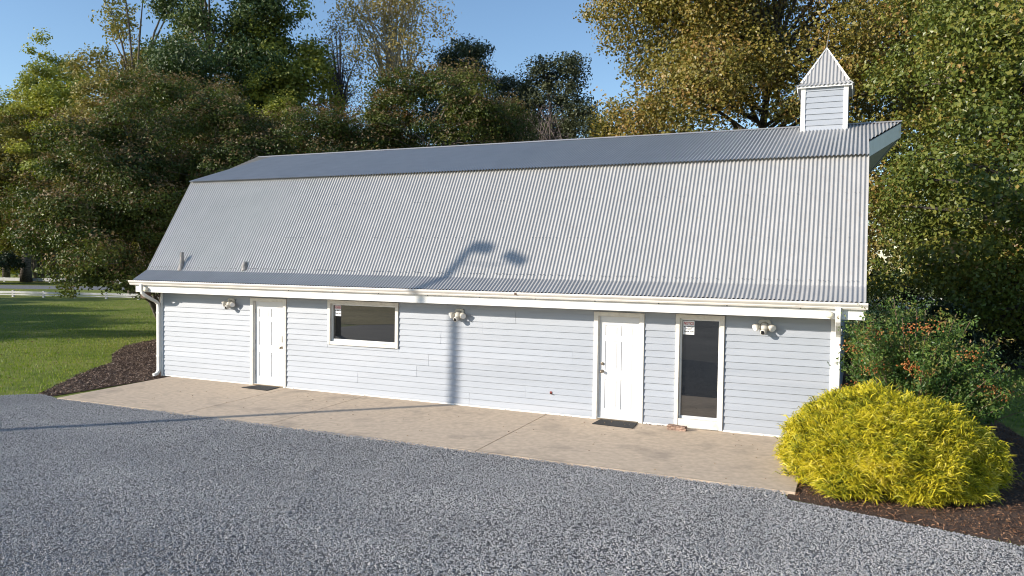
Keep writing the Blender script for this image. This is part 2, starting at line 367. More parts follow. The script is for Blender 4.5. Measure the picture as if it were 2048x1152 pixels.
def downspout(x, toe):
    pts = [(x, -.60, 2.39), (x, -.60, 2.25), (x, -.57, 2.16), (x, -.50, 2.10), (x, -.16, 1.93), (x, -.09, 1.87), (x, -.078, 1.78), (x, -.078, .20), (x, -.085, .12), (x, -.14, .06), (x, -.24, .035)]
    d = bpart(MB().rtube(pts, .042, .035), 'downspout', WHITE, bevel=.006)
    bpart(MB().box(x-.05, x+.05, -.118, -.03, 1.62, 1.66), 'strap', WHITE, d)
    bpart(MB().box(x-.05, x+.05, -.118, -.03, .5, .54), 'strap', WHITE, d)
downspout(-3.42, -1); downspout(12.775, 1)
bpart(MB().box(-3.66, -3.42, -.42, -.30, 2.02, 2.198), 'bracket', BROWN)
# doors
def door(x0, x1, yl, hinge_left, keypad):
    dr = bgroup('entry_door'); zt = 2.05
    bpart(MB().box(x0-.092, x0-.004, -.045, .02, .0, zt+.07).box(x1+.004, x1+.092, -.045, .02, 0, zt+.07).box(x0-.004, x1+.004, -.045, .02, zt-.008, zt+.07), 'door_frame', TRIM, dr, bevel=.004)
    bpart(MB().box(x0-.004, x0+.012, -.02, .12, .0, zt).box(x1-.012, x1+.004, -.02, .12, 0, zt).box(x0-.004, x1+.004, -.02, .12, zt-.012, zt+.004), 'door_jamb', TRIM, dr)
    bpart(MB().box(x0, x1, -.05, yl+.02, .0, .03), 'threshold', BRASS, dr)
    w = x1-x0; a = x0+.014; b = x1-.014
    leaf = MB().box(a, b, yl+.012, yl+.045, .034, zt-.016)
    cols = [(a+.115, a+w*.455), (a+w*.53, b-.115)]; rows = [(.22, .80), (.98, 1.55), (1.66, 1.86)]
    # stiles and rails proud of the panel beds
    xs = [a, cols[0][0], cols[0][1], cols[1][0], cols[1][1], b]
    for i in (0, 2, 4): leaf.box(xs[i], xs[i+1], yl, yl+.0125, .034, zt-.016)
    zs = [.034, .22, .80, .98, 1.55, 1.66, 1.86, zt-.016]
    for i in (0, 2, 4, 6):
        for c in cols: leaf.box(c[0], c[1], yl, yl+.0125, zs[i], zs[i+1])
    lf = bpart(leaf, 'door_leaf', DOORW, dr)
    for c in cols:
        for r in rows:
            i1, i2 = .014, .04
            v = [(c[0]+i1, yl+.0118, r[0]+i1), (c[1]-i1, yl+.0118, r[0]+i1), (c[1]-i1, yl+.0118, r[1]-i1), (c[0]+i1, yl+.0118, r[1]-i1),
                 (c[0]+i2, yl+.002, r[0]+i2), (c[1]-i2, yl+.002, r[0]+i2), (c[1]-i2, yl+.002, r[1]-i2), (c[0]+i2, yl+.002, r[1]-i2)]
            bpart(MB().add(v, [(4, 5, 6, 7), (0, 1, 5, 4), (1, 2, 6, 5), (2, 3, 7, 6), (3, 0, 4, 7)]), 'door_panel', DOORW, dr)
    kx = (b-.065) if hinge_left else (a+.065)
    bpart(MB().tube([(kx, yl, .95), (kx, yl-.012, .95), (kx, yl-.014, .95), (kx, yl-.045, .95), (kx, yl-.052, .95), (kx, yl-.075, .95), (kx, yl-.088, .95)], [.032, .032, .012, .012, .027, .030, .012], 10), 'door_knob', BRASS, dr, smooth=True)
    if keypad: bpart(MB().box(kx-.03, kx+.03, yl-.028, yl, 1.08, 1.23), 'keypad_lock', M('lock_grey', (.55, .53, .5), .4), dr, bevel=.008)
    else: bpart(MB().tube([(kx, yl, 1.10), (kx, yl-.022, 1.10), (kx, yl-.026, 1.10)], [.031, .029, .02], 12), 'deadbolt', BRASS, dr)
    hx = x0+.008 if hinge_left else x1-.008
    for z in (.3, 1.05, 1.8):
        bpart(MB().tube([(hx, yl-.004, z-.05), (hx, yl-.004, z+.05)], .008, 6), 'hinge', BRASS if hinge_left else DOORW, dr)
door(-.30, .615, .03, True, True)
door(8.44, 9.265, .02, False, False)
# picture window and glass door light
def framed_glass(name, x0, x1, z0, z1, cas, rec, kick):
    g_ = bgroup(name)
    bpart(MB().box(x0, x0+cas, -.05, .02, z0, z1).box(x1-cas, x1, -.05, .02, z0, z1).box(x0+cas, x1-cas, -.05, .02, z1-cas, z1).box(x0+cas, x1-cas, -.05, .02, z0, z0+(kick or cas)), 'frame', TRIM if not kick else TRIM, g_, bevel=.004)
    a, b, c, d = x0+cas, x1-cas, z0+(kick or cas), z1-cas; s = .035
    bpart(MB().box(a, a+s, rec-.04, rec+.02, c, d).box(b-s, b, rec-.04, rec+.02, c, d).box(a+s, b-s, rec-.04, rec+.02, d-s, d).box(a+s, b-s, rec-.04, rec+.02, c, c+s+.015), 'sash', WHITE, g_, bevel=.003)
    bpart(MB().box(a+s-.005, b-s+.005, rec-.006, rec+.006, c+s, d-s+.005), 'pane', GLASS, g_)
    return (a+s, b-s, c+s, d-s, rec)
wr = framed_glass('picture_window', 1.918, 3.831, 1.12, 2.138, .075, .055, None)
gr = framed_glass('glass_door', 9.958, 10.854, .012, 2.136, .075, .055, .16)

# roof: corrugated sheets, one object each
PIT = .0755491; CPS = 8; NS = 28; SW = PIT*CPS; AMP = .0128
def slope_sheet(x0, ncor, ya, yb, pa, pb, lo=None):
    """sheet between depths ya..yb on the line pa..pb (y, z); lo(x) gives a lower limit of the depth per column"""
    n = ncor*8+1; sl = (pb[1]-pa[1])/(pb[0]-pa[0]); L_ = math.hypot(1, sl); ny, nz = -sl/L_, 1/L_
    v = []; f = []
    for i in range(n):
        x = x0+i*PIT/8; h = AMP*math.cos(2*PI*i/8)
        y0 = ya if lo is None else max(ya, lo(x))
        for y in (y0, yb):
            z = pa[1]+sl*(y-pa[0]); v.append((x, y+ny*h, z+nz*h))
    for i in range(n-1): f.append((2*i, 2*i+2, 2*i+3, 2*i+1))
    return MB().add(v, f)
def corr_mesh(mb, back=False):
    """sheet mesh with the wave's own normals, so that neighbouring sheets meet without a crease"""
    me = mb.mesh('roof_sheet', GALV, smooth=True); v = mb.v
    a = Vector(v[1])-Vector(v[0]); a.normalize(); up_ = Vector((1, 0, 0)).cross(a)
    if up_.z < 0: up_ = -up_
    ns = []
    for i in range(len(v)):
        sl = -AMP*2*PI/PIT*math.sin(2*PI*(i//2)/8); ns.append((up_-Vector((1, 0, 0))*sl).normalized())
    if me.polygons[0].normal.z < 0: me.flip_normals()
    me.normals_split_custom_set_from_vertices(ns); return me
def mirror(mb):
    o = MB(); o.v = [(x, D-y, z) for x, y, z in mb.v]; o.f = [q[::-1] for q in mb.f]; return o
def roof_band(name, ya, yb, pa, pb, lift, back):
    par = bgroup(name); par.location.z += lift
    mb = slope_sheet(0, CPS, ya, yb, pa, pb); mb = mirror(mb) if back else mb
    me = corr_mesh(mb)
    for i in range(NS):
        o = link('roof_sheet', me, par, (RXL+i*SW, 0, 0))
    return par
for back in (False, True):
    roof_band('eave_roof', E0[0]-.03, K1[0]+.02, E0, K1, .012, back)
    lw = roof_band('lower_roof', K1[0]-.012, K2[0]+.01, K1, K2, .019, back)
    up = roof_band('upper_roof', K2[0]-.095, RG[0], K2, RG, .042, back)
    # sheets of the pointed overhang at either end
    YK = 2.6
    for side in (-1, 1):
        xe = RXL if side < 0 else RXR
        lo = lambda x: YK+(RG[0]-YK)*min(1, max(0, abs(x-xe)/.665))
        nc = 10
        mb = slope_sheet(xe-nc*PIT if side < 0 else xe, nc, YK, RG[0], K2, RG, lo)
        mb = mirror(mb) if back else mb
        link('roof_sheet', corr_mesh(mb), up)
    # screws
    if not back:
        m = MB(); sl = (K2[1]-K1[1])/(K2[0]-K1[0])
        for i in range(0, int((RXR-RXL)/PIT)):
            x = RXL+i*PIT
            if random.random() < .55:
                y = K1[0]+.035+random.uniform(-.004, .004); z = K1[1]+sl*(y-K1[0])+.019; m.box(x-.006, x+.006, y-.022, y-.004, z-.003, z+.009)
            for yy in (.35, .85):
                if random.random() < .22:
                    y = yy; z = K1[1]+sl*(y-K1[0])+.019; m.box(x-.004, x+.004, y-.017, y-.006, z-.003, z+.006)
        o = bpart(m, 'roof_screws', PIPE, lw); o['kind'] = 'stuff'
bpart(MB().add([(RXL-.62, RG[0]-.13, RG[1]+.012), (RXR+.65, RG[0]-.13, RG[1]+.012), (RXR+.68, RG[0], RG[1]+.062), (RXL-.65, RG[0], RG[1]+.062), (RXR+.65, RG[0]+.13, RG[1]+.012), (RXL-.62, RG[0]+.13, RG[1]+.012)], [(0, 1, 2, 3), (3, 2, 4, 5)]), 'ridge_cap', GALV)
# roof deck under the sheets, rake boards and the pointed hoods
deck = [E0, K1, K2, RG, (D-K2[0], K2[1]), (D-K1[0], K1[1]), (D-E0[0], E0[1])]
inner = [(y, z-.05) for y, z in deck]
for x0, x1 in ((RXL+.005, RXL+.03), (RXR-.03, RXR-.005)):
    bpart(MB().prism([(y, z-.005) for y, z in deck]+[(y+(.02 if y < RG[0] else -.02 if y > RG[0] else 0), z-.16) for y, z in deck[::-1]], x0, x1, 'x'), 'rake_board', WHITE)
bpart(MB().prism(deck[:]+inner[::-1], RXL+.04, RXR-.04, 'x'), 'roof_deck', BROWN, loc=None) if False else bpart(MB().prism([(y, z-.012) for y, z in deck]+[(y, z-.05) for y, z in deck[::-1]], RXL+.035, RXR-.035, 'x'), 'roof_deck', BROWN)
for side, xe in ((-1, RXL), (1, RXR)):
    tip = xe+side*.655; YK = 2.6; zk = K2[1]+(RG[1]-K2[1])*(YK-K2[0])/(RG[0]-K2[0])
    hood = bgroup('ridge_hood'); H = .30
    for mir in (0, 1):
        a = (xe, YK if not mir else D-YK, zk-.004); b = (tip, RG[0], RG[1]-.006); n = Vector((side*.02, 0, 0))
        bpart(MB().add([a, b, (b[0], b[1], b[2]-H), (a[0], a[1], a[2]-H), (a[0]-side*.02, a[1], a[2]), (b[0]-side*.02, b[1], b[2]), (b[0]-side*.02, b[1], b[2]-H), (a[0]-side*.02, a[1], a[2]-H)],
              [(0, 1, 2, 3), (4, 7, 6, 5), (0, 4, 5, 1), (3, 2, 6, 7), (0, 3, 7, 4), (1, 5, 6, 2)]), 'hood_fascia', WHITE, hood)
    bpart(MB().add([(tip-side*.03, RG[0], RG[1]-H+.01), (xe-side*.03, YK, zk-H+.01), (xe-side*.43, YK, zk-H-.02), (xe-side*.43, RG[0], RG[1]-H-.02), (xe-side*.43, D-YK, zk-H-.02), (xe-side*.03, D-YK, zk-H+.01)], [(0, 1, 2, 3), (0, 3, 4, 5)]), 'hood_soffit', WHITE, hood)
    bpart(MB().tube([(tip, RG[0]-.08, RG[1]-.17), (tip+side*.05, RG[0]-.1, RG[1]-.17), (tip+side*.055, RG[0]-.1, RG[1]-.17)], [.012, .03, .012], 8), 'hook', BLACK, hood)
# roof pipes
def vent(x, y, h, r, bent):
    zb = K1[1]+(K2[1]-K1[1])/(K2[0]-K1[0])*(y-K1[0])
    v = bpart(MB().tube([(x, y, zb-.1), (x, y, zb+h), (x, y, zb+h+.004)], [r, r, r*.8], 12), 'vent_pipe', PIPE)
    bpart(MB().tube([(x, y-.02, zb-.09), (x, y-.02, zb+.06), (x, y, zb+.10)], [r*1.9, r*1.35, r*1.1], 12), 'flashing', PIPE, v)
vent(-2.585, -.085, .37, .046, False)
vent(-.52, -.06, .12, .046, True)

# cupola
CX0, CX1, CY0, CY1 = 11.80, 12.765, 4.05, 5.16
cx, cy = (CX0+CX1)/2, (CY0+CY1)/2
cup = bgroup('cupola')
bpart(MB().box(CX0+.02, CX1-.02, CY0+.02, CY1-.02, 5.75, 7.12), 'cupola_wall', SHEATH, cup)
for row in range(8):
    z0 = 6.07+row*.127; z1 = min(z0+.127, 7.10)
    if row == 7: z1 = 7.10
    o = siding(CX0+.09, CX1-.075, z0, z1); o.v = [(x, CY0+.012+y, z) for x, y, z in o.v]
    bpart(o, 'siding_board', VINYL, cup)
    for xf, sg in ((CX1, 1), (CX0, -1)):
        o = siding(CY0+.07, CY1-.07, z0-.3, z1-.3) if row == 0 else siding(CY0+.07, CY1-.07, z0, z1); o.v = [(xf+sg*(-.012-py), px, pz) for px, py, pz in o.v]
        bpart(o, 'siding_board', VINYL, cup)
for xa, xb in ((CX0-.006, CX0+.09), (CX1-.09, CX1+.006)):
    for ya, yb in ((CY0-.022, CY0+.07), (CY1-.07, CY1+.022)):
        bpart(MB().box(xa, xb, ya, yb, 5.76, 7.10), 'corner_trim', WHITE, cup, bevel=.003)
bpart(MB().box(CX0-.004, CX1+.004, CY0-.016, CY0+.02, 6.035, 6.068), 'base_trim', WHITE, cup)
AZ = 8.02; ez = 7.14; ov = .03
def tri_corr(half, run, rise, flip):
    """corrugated triangle: x from -half..half at the eave, apex at y=run, z=rise"""
    n = int(2*half/PIT)*8; v = []; f = []; L_ = math.hypot(run, rise); ny, nz = -rise/L_, run/L_
    for i in range(n+1):
        x = -half+2*half*i/n; t = 1-abs(x)/half; h = AMP*math.cos(2*PI*x/PIT)
        v += [(x, ny*h, nz*h), (x, run*t+ny*h, rise*t+nz*h)]
    for i in range(n): f.append((2*i, 2*i+2, 2*i+3, 2*i+1))
    return MB().add(v, f)
hw, hd = (CX1-CX0)/2+ov, (CY1-CY0)/2+ov
for ang, half, run in ((0, hw, hd), (PI/2, hd, hw), (PI, hw, hd), (-PI/2, hd, hw)):
    mb = tri_corr(half, run, AZ-ez, 0)
    # flared skirt below the pyramid
    n = int(2*half/PIT)*8; v = []; f = []
    for i in range(n+1):
        x = -half+2*half*i/n; h = AMP*math.cos(2*PI*x/PIT)
        xo = x*(half+.075)/half
        v += [(x, .01, h+.006), (xo, -.085, -.075+h)]
    for i in range(n): f.append((2*i, 2*i+1, 2*i+3, 2*i+2))
    rot = Matrix.Rotation(ang, 4, 'Z')
    for nm, q in (('cupola_roof', mb), ('roof_skirt', MB().add(v, f))):
        q.v = [tuple(rot @ Vector((x, y-run, z))+Vector((cx, cy, ez))) for x, y, z in q.v]
        bpart(q, nm, GALV, cup, smooth=True)
for sx, sy in ((-1, -1), (1, -1), (1, 1), (-1, 1)):
    a = Vector((cx+sx*hw, cy+sy*hd, ez+.005)); b = Vector((cx, cy, AZ+.02))
    t1 = Vector((-sx*.055, 0, 0)); t2 = Vector((0, -sy*.055, 0)); upv = Vector((0, 0, .02))
    bpart(MB().add([a+upv, b+upv, b+t1*.2, a+t1, b+t2*.2, a+t2], [(0, 1, 2, 3), (1, 0, 5, 4)]), 'hip_trim', WHITE, cup)
bpart(MB().box(cx-hw-.05, cx+hw+.05, cy-hd-.055, cy-hd-.04, ez-.115, ez-.07).box(cx-hw-.05, cx+hw+.05, cy+hd+.04, cy+hd+.055, ez-.115, ez-.07)
      .box(cx-hw-.055, cx-hw-.04, cy-hd-.04, cy+hd+.04, ez-.20, ez-.07).box(cx+hw+.04, cx+hw+.055, cy-hd-.04, cy+hd+.04, ez-.20, ez-.07), 'eave_trim', WHITE, cup)
bpart(MB().box(cx-hw-.04, cx+hw+.04, cy-hd-.04, cy+hd+.04, ez-.10, ez-.08), 'cupola_soffit', WHITE, cup)
bpart(MB().tube([(cx, cy, AZ-.02), (cx+.005, cy, AZ+.12), (cx+.05, cy, AZ+.42)], [.014, .009, .004], 6), 'finial_rod', PIPE, cup)

# ------------------------------------------------------------------ things on and by the wall
def floodlight(x, z, label):
    t = empty('floodlight', (x, -.024, z), label, 'floodlight', 'camera floodlights on the front wall'); t.scale = (1.15,)*3
    c = .03; q = [(-.095, -.085+c), (-.095+c, -.085), (.095-c, -.085), (.095, -.085+c), (.095, .085-c), (.095-c, .085), (-.095+c, .085), (-.095, .085-c)]
    MB().prism(q, -.028, .0, 'y').build('backplate', CAMW, t, bevel=.005)
    MB().tube([(0, -.02, -.0), (0, -.07, -.02), (0, -.10, -.055), (0, -.12, -.075)], [.06, .058, .05, .03], 12).build('bracket', CAMW, t, smooth=True)
    cb = MB().tube([(0, -.075, -.085), (0, -.085, -.085), (-.01, -.15, -.10), (-.012, -.165, -.103)], [.03, .046, .046, .04], 14).build('camera_body', CAMW, t, smooth=True)
    MB().box(-.036, .012, -.171, -.163, -.131, -.078).build('lens', BLACK, cb)
    for s in (-1, 1):
        h = MB().tube([(s*.05, -.06, -.01), (s*.085, -.075, -.012)], .016, 8).build('arm', CAMW, t)
        d = Vector((s*.62, -.70, -.42)).normalized(); p = Vector((s*.095, -.08, -.015))
        hd_ = MB().tube([p-d*.035, p-d*.025, p+d*.03, p+d*.065, p+d*.07], [.018, .036, .054, .058, .05], 14).build('lamp_head', CAMW, t, smooth=True)
        MB().tube([p+d*.066, p+d*.0735], [.046, .046], 14).build('lamp_lens', PAPER, hd_)
    return t
floodlight(-.985, 1.985, 'white twin camera floodlight on the blue wall left of the left entry door')
floodlight(5.36, 1.965, 'white twin camera floodlight on the blue wall right of the picture window')
floodlight(11.555, 2.0, 'white twin camera floodlight on the blue wall right of the tall glass door')
def sign(x0, x1, z0, z1, y, red_ground, label, lines):
    t = empty('notice_sign', ((x0+x1)/2, y, (z0+z1)/2), label, 'sign', 'notice signs on the glass'); w, h = (x1-x0)/2, (z1-z0)/2
    MB().box(-w, w, -.003, 0, -h, h).build('sign_plate', PAPER, t, bevel=.0012)
    if red_ground: MB().box(-w*.9, w*.9, -.0045, -.003, h*.42, h*.92).build('red_band', INKR, t)
    for (s, zz, sz, mt) in lines:
        c = bpy.data.curves.new('lettering', 'FONT'); c.body = s; c.size = sz; c.align_x = 'CENTER'; c.align_y = 'CENTER'; c.extrude = .0006; c.offset = .0012; c.materials.append(mt)
        o = bpy.data.objects.new('lettering', c); COL.objects.link(o); o.parent = t; o.location = (0, -.0055 if red_ground else -.004, zz*h); o.rotation_euler = (PI/2, 0, 0)
        bpy.context.view_layer.update(); wd = o.dimensions.x
        me = bpy.data.meshes.new_from_object(o.evaluated_get(bpy.context.evaluated_depsgraph_get())); bpy.data.objects.remove(o)
        o = link('lettering', me, t, (0, -.0055 if red_ground else -.004, zz*h), (PI/2, 0, 0))
        if wd > 1.75*w: o.scale.x = 1.75*w/wd
a, b, c, d, rec = gr
sign(a+.012, a+.222, d-.272, d-.012, rec-.008, False, 'white notice sign with red heading on the tall glass door', [('NOTICE', .6, .072, INKR), ('NO VEHICLES', .12, .036, INKB), ('IN LOT', -.2, .036, INKB), ('THANK YOU', -.58, .036, INKB)])
a, b, c, d, rec = wr
sign(a+.03, a+.21, d-.255, d-.01, rec-.008, True, 'white notice sign with red top band in the corner of the wide picture window', [('NOTICE', .67, .058, PAPER), ('NO VEHICLES', .0, .032, INKB), ('THANK YOU', -.5, .032, INKB)])
for x, lab in ((-3.30, 'round cream eave lamp on the white fascia beside the left downspout'), (12.64, 'round cream eave lamp on the white fascia beside the right downspout')):
    t = empty('eave_lamp', (x, -.527, 2.262), lab, 'lamp', 'round lamps at the ends of the fascia')
    MB().tube([(0, 0, 0), (0, -.05, 0), (0, -.075, 0)], [.055, .06, .056], 18).build('housing', CAMW, t)
    MB().tube([(0, -.0755, 0), (0, -.083, 0), (0, -.086, 0)], [.05, .045, .02], 18).build('lens', M('cream_lens', (.75, .72, .55), .3), t, smooth=True)
t = empty('latch_box', (12.79, -.128, 1.95), 'small white slatted box strapped to the right downspout', 'box')
for z in (-.035, 0, .035): MB().box(-.045, .045, -.03, .006, z-.011, z+.011).build('slat', WHITE, t, bevel=.003)
MB().box(-.035, .035, -.012, .008, -.05, .05).build('case', WHITE, t)
t = empty('faucet_cover', (7.46, -.02, .44), 'small dark red cap on the blue siding left of the right entry door', 'faucet')
MB().box(-.022, .022, -.02, .004, -.028, .028).build('plate', SKIN, t, bevel=.004); MB().tube([(0, -.018, -.005), (0, -.04, -.005), (0, -.05, -.02)], [.012, .012, .008], 8).build('spout', BROWN, t)
def mat_(name, poly, label):
    o = MB().prism(poly, .002, .014, 'z').build(name, MATB, bevel=.003); return tag(o, label, 'doormat', 'black doormats')
mat_('doormat', [(-.23, -.50), (.60, -.56), (.55, -.075), (-.10, -.075)], 'black rubber doormat in front of the left entry door')
mat_('doormat', [(8.50, -.52), (9.315, -.57), (9.27, -.075), (8.52, -.075)], 'black rubber doormat with pale leaf scraps before the right entry door')
m = MB().box(-.17, .17, -.06, .06, 0, .085)
bm = bmesh.new(); me = m.mesh('brick', BRICK); bm.from_mesh(me); bmesh.ops.subdivide_edges(bm, edges=bm.edges[:], cuts=3, use_grid_fill=True)
for v in bm.verts:
    if v.co.z > .001: v.co += Vector((random.uniform(-.011, .011), random.uniform(-.011, .011), random.uniform(-.012, .004)))
bm.to_mesh(me); bm.free()
tag(link('brick', me, None, (10.07, -.27, 0), (0, 0, R(-4))), 'rough brown brick lying on the slab at the foot of the glass door', 'brick')

# light pole whose shadow crosses the yard and the wall
PX, PY = -6.12, -11.0
t = empty('light_pole', (PX, PY, -.05), 'tall wooden light pole with two flood lamps left of the gravel yard', 'light pole')
MB().tube([(0, 0, 0), (0, 0, 4), (0, 0, 9.05)], [.115, .10, .085], 14).build('pole', WOODP, t)
ar = MB().tube([(0, 0, 8.72), (.8, 0, 8.66), (1.3, 0, 8.75)], .016, 8).build('cross_arm', PIPE, t)
for (x, z, rot) in ((.24, 9.15, -.06), (1.22, 8.86, -.38)):
    h = empty('flood_head', (x, 0, z), parent=t); h.rotation_euler = (0, -rot, 0)
    MB().prism([(-.14, -.115), (.14, -.115), (.11, .115), (-.11, .115)], -.21, .21, 'x').build('lamp_housing', PIPE, h, bevel=.02)
    MB().box(-.19, .19, -.145, -.136, -.09, .09).build('lamp_glass', PAPER, h)

# ------------------------------------------------------------------ fences
FENCE_SHADED = M('fence_white_shaded', (.50, .50, .50), .6, var=.06, vscale=2)  # white of the left fences greyed: tree shade painted into the colour
def fence(name, a, b, n, rails, post_h, pw, label):
    A = Vector((*a, -.05)); B = Vector((*b, -.05)); L_ = (B-A).length; ang = math.atan2(B.y-A.y, B.x-A.x)
    t = empty(name, A, label, 'fence', 'white board fences', rz=ang)
    pm = MB().box(-pw, pw, -pw, pw, 0, post_h)  .mesh('post', FENCE_SHADED if 'left' in label else WHITE); rl = L_/n
    for i in range(n+1): link('post', pm, t, (i*rl, 0, 0))
    for (z0, z1) in rails:
        rm = MB().box(.0, rl-.01, -pw-.03, -pw, z0, z1).mesh('rail', FENCE_SHADED if 'left' in label else WHITE)
        for i in range(n): link('rail', rm, t, (i*rl, 0, 0))
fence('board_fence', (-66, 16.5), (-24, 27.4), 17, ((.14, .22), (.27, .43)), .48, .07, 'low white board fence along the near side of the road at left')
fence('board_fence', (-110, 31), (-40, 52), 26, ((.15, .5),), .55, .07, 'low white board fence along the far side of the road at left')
fence('board_fence', (6, 59.5), (30.5, 28), 15, ((.12, .32), (.45, .6), (.85, 1.05)), 1.1, .07, 'white three rail fence beyond the lawn behind the barn at right')

# ------------------------------------------------------------------ trees
def leaf_geo(P, Nn, ls, asp, rn):
    n = len(P); t = unit(np.cross(Nn, unit(rng.normal(size=(n, 3))))); b = np.cross(Nn, t)
    l = (ls*rng.uniform(.7, 1.35, n))[:, None]; w = l*asp
    fold = l*rng.uniform(.05, .25, n)[:, None]
    V = np.stack([P-t*l*.5, P+b*w*.5+Nn*fold, P+t*l*.5, P-b*w*.5+Nn*fold], 1).reshape(-1, 3)
    F = np.arange(n*4).reshape(-1, 4)
    return V, F, np.repeat(rn, 4)
def crown_points(blobs, ncl, per, cr, fill, flat, g, spire=0.0, bough=.36, nbf=9.0):
    """leaf clumps sit on boughs, the boughs on a union of ellipsoids, so the crown has lumps and dark gaps"""
    B = np.array(blobs, float); wt = B[:, 3]*B[:, 4]+B[:, 4]*B[:, 5]+B[:, 3]*B[:, 5]; share = wt/wt.sum()
    bo = []; nb = max(8, int(nbf*len(B)))
    tries = 0
    while len(bo) < nb and tries < nb*40:
        tries += 1; k = g.choice(len(B), p=share); d = unit(g.normal(size=3)); u = 1-fill*g.random()**1.5
        c = B[k, :3]+d*B[k, 3:]*u*(1+g.normal(0, .07)); q = (((c-B[:, :3])/B[:, 3:])**2).sum(1)
        if (np.delete(q, k) < .3).any() and g.random() < .8: continue
        bo.append((*c, *d, B[k, 3:5].mean()*bough*g.uniform(.6, 1.3)))
    bo = np.array(bo); w2 = bo[:, 6]**2; w2 /= w2.sum(); bi = g.choice(len(bo), ncl, p=w2)
    dd = unit(g.normal(size=(ncl, 3))+.55*bo[bi, 3:6]+np.array([0, 0, .25])); rr = bo[bi, 6]*(1-.55*g.random(ncl)**2)
    ctr = bo[bi, :3]+dd*rr[:, None]*np.array([1, 1, flat]); out = unit(dd+.6*bo[bi, 3:6]); btone = g.normal(0, .09, len(bo))[bi]
    crs = cr*g.uniform(.5, 1.3, ncl)
    n = ncl*per; ci = np.repeat(np.arange(ncl), per)
    off = g.normal(size=(n, 3)); off /= np.maximum(1, np.linalg.norm(off, axis=1, keepdims=True)/1.9); off *= .62
    off[:, 2] *= flat
    if spire: off[:, 2] = np.abs(off[:, 2])*spire-off[:, 2]*.2
    P = ctr[ci]+off*crs[ci][:, None]
    Nn = unit(.55*out[ci]+.45*unit(off+1e-6)+np.array([0, 0, .25])+.6*g.normal(size=(n, 3)))
    tone = g.normal(0, .13, ncl)+btone
    rn = np.clip(.5+tone[ci]+g.normal(0, .10, n), 0, 1)
    return P, Nn, rn, ctr, off
def tree(name, label, base, blobs, mat, bark=BARK, n=24000, ls=.12, asp=.6, cr=.6, per=70, fill=.45, flat=.75, stems=((0, 0),), tr=.2, limbs=16, seed=1, group=None, cat='tree', tipcol=None, spire=0, bough=.36, nbf=9.0, twig=.012, lean=(0, 0)):
    global rng
    rng = np.random.default_rng(seed); g = rng
    t = empty(name, base, label, cat, group)
    P, Nn, rn, ctr, off = crown_points(blobs, n//per, per, cr, fill, flat, g, spire, bough, nbf)
    if tipcol is not None:
        tip = off[:, 2] > tipcol; rn = np.where(tip, np.clip(.9+g.normal(0, .06, len(rn)), 0, 1), rn*.72)
    V, F, r4 = leaf_geo(P, Nn, ls, asp, rn)
    link('crown', np_mesh('crown', V, F, mat, r4), t)
    m = MB(); B = np.array(blobs, float); cen = np.average(B[:, :3], axis=0, weights=B[:, 3]); top = B[:, 2].max()
    for i, (sx, sy) in enumerate(stems):
        st = Vector((sx, sy, 0)); e = Vector((cen[0]*(1 if len(stems) == 1 else .8)+sx*5+lean[0]*i, cen[1]+sy*5, .86*top)); mid = [st.lerp(e, k)+Vector((g.normal(0, .12), g.normal(0, .12), 0))*(k*2) for k in (0, .18, .4, .65, 1)]
        mid[1].x = st.x+(mid[1].x-st.x)*.6
        k = tr/math.sqrt(len(stems)); m.tube(mid, [k*1.25, k, k*.8, k*.5, k*.12], 8)
        for j in range(limbs//len(stems)):
            c = Vector(ctr[g.integers(len(ctr))]); a = mid[1].lerp(mid[4], g.random()**.8*.85) if True else 0
            q = min(max((c.z-.25*(Vector((c.x, c.y, 0))-Vector((a.x, a.y, 0))).length-mid[1].z)/max(.1, mid[4].z-mid[1].z), 0), .92)
            # walk the stem to a point a little below the clump
            pts = mid[1:]; s = q*3; i0 = min(int(s), 2); a = pts[i0].lerp(pts[i0+1], s-i0)
            h = a.lerp(c, .5)+Vector((0, 0, .12*(c-a).length))
            m.tube([a, h, c], [k*.42*(1-q*.6), k*.22, twig], 5, cap=False)
    m.build('trunk', bark, t, smooth=True)
    return t
def place_copy(src, loc, rz, sc, label):
    c = copy_tree(src); c.location = loc; c.rotation_euler = (0, 0, rz); c.scale = (sc[0], sc[0], sc[1]) if hasattr(sc, '__len__') else (sc,)*3; c['label'] = label; return c

CRAPE = leafmat('crape_leaf', [(0, (0.024, 0.037, 0.009)), (.3, (0.063, 0.092, 0.016)), (.55, (0.119, 0.140, 0.026)), (.74, (0.140, 0.130, 0.032)), (.88, (0.167, 0.119, 0.049)), (1, (0.238, 0.167, 0.086))], rough=.46, trans=.22, spec=.35)
GUMA = leafmat('gum_leaf', [(0, (0.075, 0.081, 0.019)), (.3, (0.156, 0.150, 0.030)), (.55, (0.231, 0.194, 0.040)), (.75, (0.300, 0.200, 0.050)), (1, (0.388, 0.237, 0.094))], rough=.42, trans=.25, spec=.45)
GUMB = leafmat('gum_green_leaf', [(0, (0.043, 0.067, 0.015)), (.4, (0.122, 0.159, 0.030)), (.7, (0.220, 0.220, 0.044)), (.9, (0.317, 0.207, 0.055)), (1, (0.390, 0.220, 0.085))], rough=.4, trans=.25, spec=.45)
POPL = leafmat('poplar_leaf', [(0, (0.121, 0.154, 0.031)), (.5, (0.264, 0.292, 0.057)), (.8, (0.396, 0.380, 0.083)), (1, (0.495, 0.418, 0.110))], trans=.3)
DARKG = leafmat('oak_leaf', [(0, (0.033, 0.056, 0.018)), (.5, (0.073, 0.112, 0.033)), (1, (0.150, 0.181, 0.056))], trans=.18)
OLIVE = leafmat('olive_leaf', [(0, (0.120, 0.126, 0.034)), (.5, (0.240, 0.228, 0.060)), (1, (0.384, 0.282, 0.102))], trans=.25)
